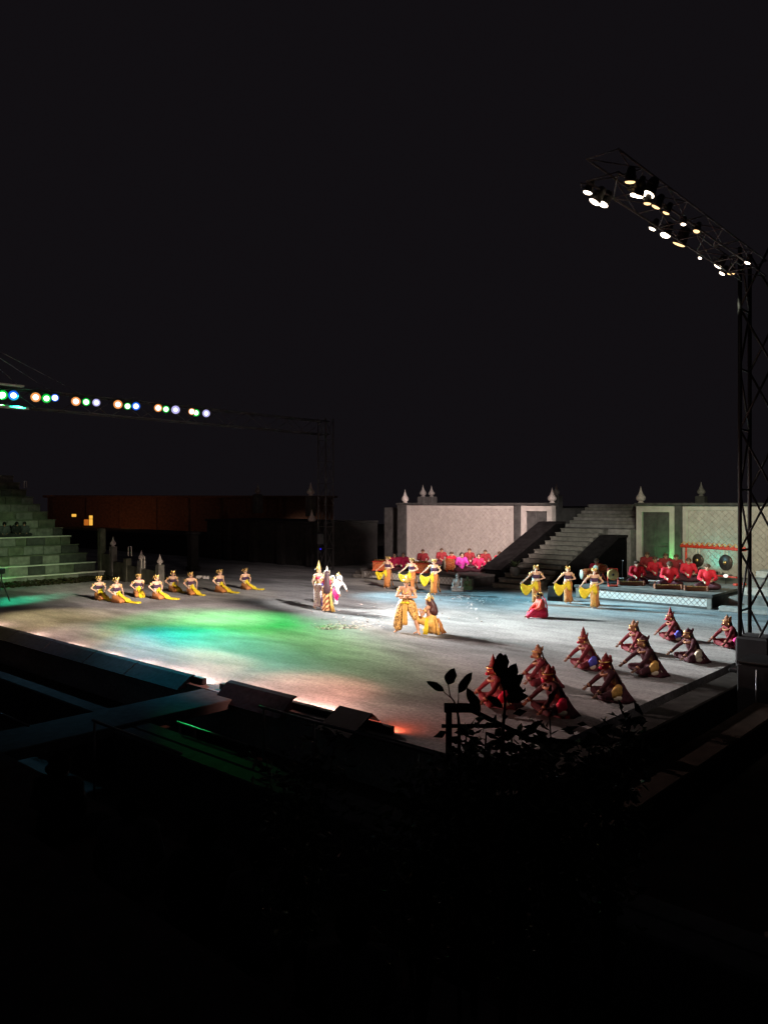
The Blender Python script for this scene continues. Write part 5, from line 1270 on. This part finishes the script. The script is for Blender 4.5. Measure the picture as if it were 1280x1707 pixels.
# guardian statues at the platform corner
statue_grey = mat('statue_grey', (.42, .41, .38), .6, .35, 14, .5); statue_green = mat('statue_green', (.16, .26, .13), .7, .35, 14, .5)
Js = pose_cross(.0)
fig = clump([(Js['pel'], Js['wai'], .19, .17), (Js['wai'], Js['che'], .17, .19), (Js['che'], Js['nec'], .18, .08), (Js['nec'], Js['head'], .07, .07)] + [(Js['s' + q], Js['e' + q], .08, .06) for q in 'LR'] + [(Js['e' + q], V((.34, .26 if q == 'L' else -.26, .22)), .06, .05) for q in 'LR'] + [(Js['h' + q], Js['k' + q], .13, .09) for q in 'LR'] + [(Js['k' + q], Js['a' + q], .09, .07) for q in 'LR'], .018, 2, [(Js['head'], (.10, .09, .12)), (Js['head'] + V((.08, 0, -.02)), (.04, .05, .05))])
fig = fig
for px, py, sc, mm, lab in ((762, 985, .78, statue_grey, 'grey guardian statue at the left platform corner'), (779, 983, .62, statue_green, 'greenish smaller guardian statue beside the grey one')):
    t = thing('guardian_statue', lab, 'statue', P(px, py), face(265), 'guardian statues at the platform corner', sc)
    MB().box((-.32, -.38, .004), (.48, .38, .14), .03).build('pedestal', mm, t)
    o = put('figure', fig.mesh('figure', mm, True), t, (0, 0, .11))
    MB().lathe((.08, 0, .92), [(.12, 0), (.125, .05), (.08, .1), (.05, .16), (.01, .22)], 12).build('crown', mm, t, None, True)
    MB().tube([(.42, .22, .12), (.36, .26, .5), (.30, .28, .85)], [.05, .035, .05], 8).build('club', mm, t, None, True)
# potted plant at the stair flank
q = P(858, 960, PZ)
pt = thing('potted_plant', 'dark potted plant at the right end of the left platform', 'plant', q)
MB().lathe((0, 0, .004), [(.18, 0), (.26, .12), (.28, .32), (.24, .42), (.27, .46), (.20, .46)], 14).build('pot', stone_mid, pt, None, True)
rp = random.Random(8)
for i in range(16):
    a = rp.uniform(0, 6.28); el = rp.uniform(.5, 1.3); L = rp.uniform(.4, .75)
    d = V((math.cos(a) * math.cos(el), math.sin(a) * math.cos(el), math.sin(el)))
    s = d.cross(V((0, 0, 1))).normalized(); g_ = []
    for k in range(5):
        u = k / 4; w = .05 * math.sin(math.pi * (u * .9 + .05)); cpos = V((0, 0, .44)) + d * L * u - V((0, 0, .25 * L * u * u))
        g_.append([cpos - s * w, cpos - V((0, 0, w * .3)), cpos + s * w])
    MB().sheet(g_, .004).build('leaf', leaf_mat, pt, None, True)
# loudspeaker by the right stage wing seen as a black lump near the standing dancers
q = P(925, 1001); sp = thing('stage_monitor', 'black wedge monitor on the floor between two right hand dancers', 'speaker', q, face(250), 'black floor monitors')
MB().prism([(-.28, .004), (.25, .004), (.25, .18), (-.1, .62), (-.28, .62)], 'y', -.32, .32).build('cabinet', cloth_black, sp)
MB().prism([(.235, .21), (.262, .20), (-.085, .615), (-.11, .605)], 'y', -.28, .28).build('grille', black_metal, sp)
# black loudspeaker on a post in the dark by the couple, with a small blue pilot light
q = P(534, 953); ls = thing('loudspeaker', 'black loudspeaker on a pole in the dark behind the couple, blue pilot light', 'speaker', q, face(280))
MB().tube([(0, 0, .004), (0, 0, 1.7)], .03, 8).build('pole', black_metal, ls)
for a in (0, 2.1, 4.2): MB().tube([(0, 0, .5), (.5 * math.cos(a), .5 * math.sin(a), .02)], .02, 6).build('leg', black_metal, ls)
MB().box((-.2, -.24, 1.72), (.22, .24, 2.5), .03).build('cabinet', cloth_black, ls)
MB().box((.222, -.2, 1.78), (.235, .2, 2.4)).build('grille', black_metal, ls)
MB().ell((.17, 0, 1.45), (.05, .05, .05)).build('pilot_light', emit('pilot_blue', (.03, .02, 1), .9), ls, None, True)
# tripod at the left picture edge
q = P(3, 1004); tp = thing('floor_stand', 'dark tripod stand at the left edge of the stage', 'stand', q, face(0))
for a in (.4, 2.5, 4.6): MB().tube([(0, 0, 1.0), (.34 * math.cos(a), .34 * math.sin(a), .02)], .03, 6).build('leg', black_metal, tp)
MB().tube([(0, 0, .9), (0, 0, 1.25)], .035, 8).build('column', black_metal, tp)
MB().box((-.12, -.14, 1.25), (.12, .14, 1.5), .03).build('head', cloth_black, tp)
# small white floor boxes behind the kneeling dancers
for px, py, lab in ((333, 965, 'small white floor lamp box, left of two behind the kneeling dancers'), (344, 966, 'small white floor lamp box, right of two behind the kneeling dancers')):
    t = thing('floor_box', lab, 'box', P(px, py), face(265), 'white floor boxes')
    MB().box((-.12, -.17, .03), (.12, .17, .20), .02).build('case', white_cloth, t)
    MB().box((-.1, -.15, .004), (.1, .15, .028)).build('foot', black_metal, t)

# scattered petals
pet = MB(); rp = random.Random(77)
def petals(px, py, sx, sy, n):
    for i in range(n):
        q = P(px + rp.gauss(0, sx), py + rp.gauss(0, sy)); a = rp.uniform(0, 6.28); s = rp.uniform(.03, .07); t = rp.uniform(-.5, .5)
        u = V((math.cos(a), math.sin(a), .3 * t)) * s; w = V((-math.sin(a), math.cos(a), t)) * s * .7; c = q + V((0, 0, .012 + abs(t) * s))
        pet.add([c - u, c - w, c + u + V((0, 0, .01)), c + w], [(0, 1, 2, 3)])
petals(563, 1046, 17, 2.0, 200); petals(545, 1048, 8, 1.2, 90); petals(600, 1040, 22, 5, 60); petals(560, 1030, 40, 8, 30); petals(770, 996, 12, 2.5, 70); petals(810, 1004, 30, 6, 50); petals(700, 1020, 60, 14, 50)
o = pet.build('petals', mat('petal', (.82, .66, .60), .7, .15, 3), None, None, False, 'stuff'); o['label'] = 'white and pink flower petals scattered over the stage floor'
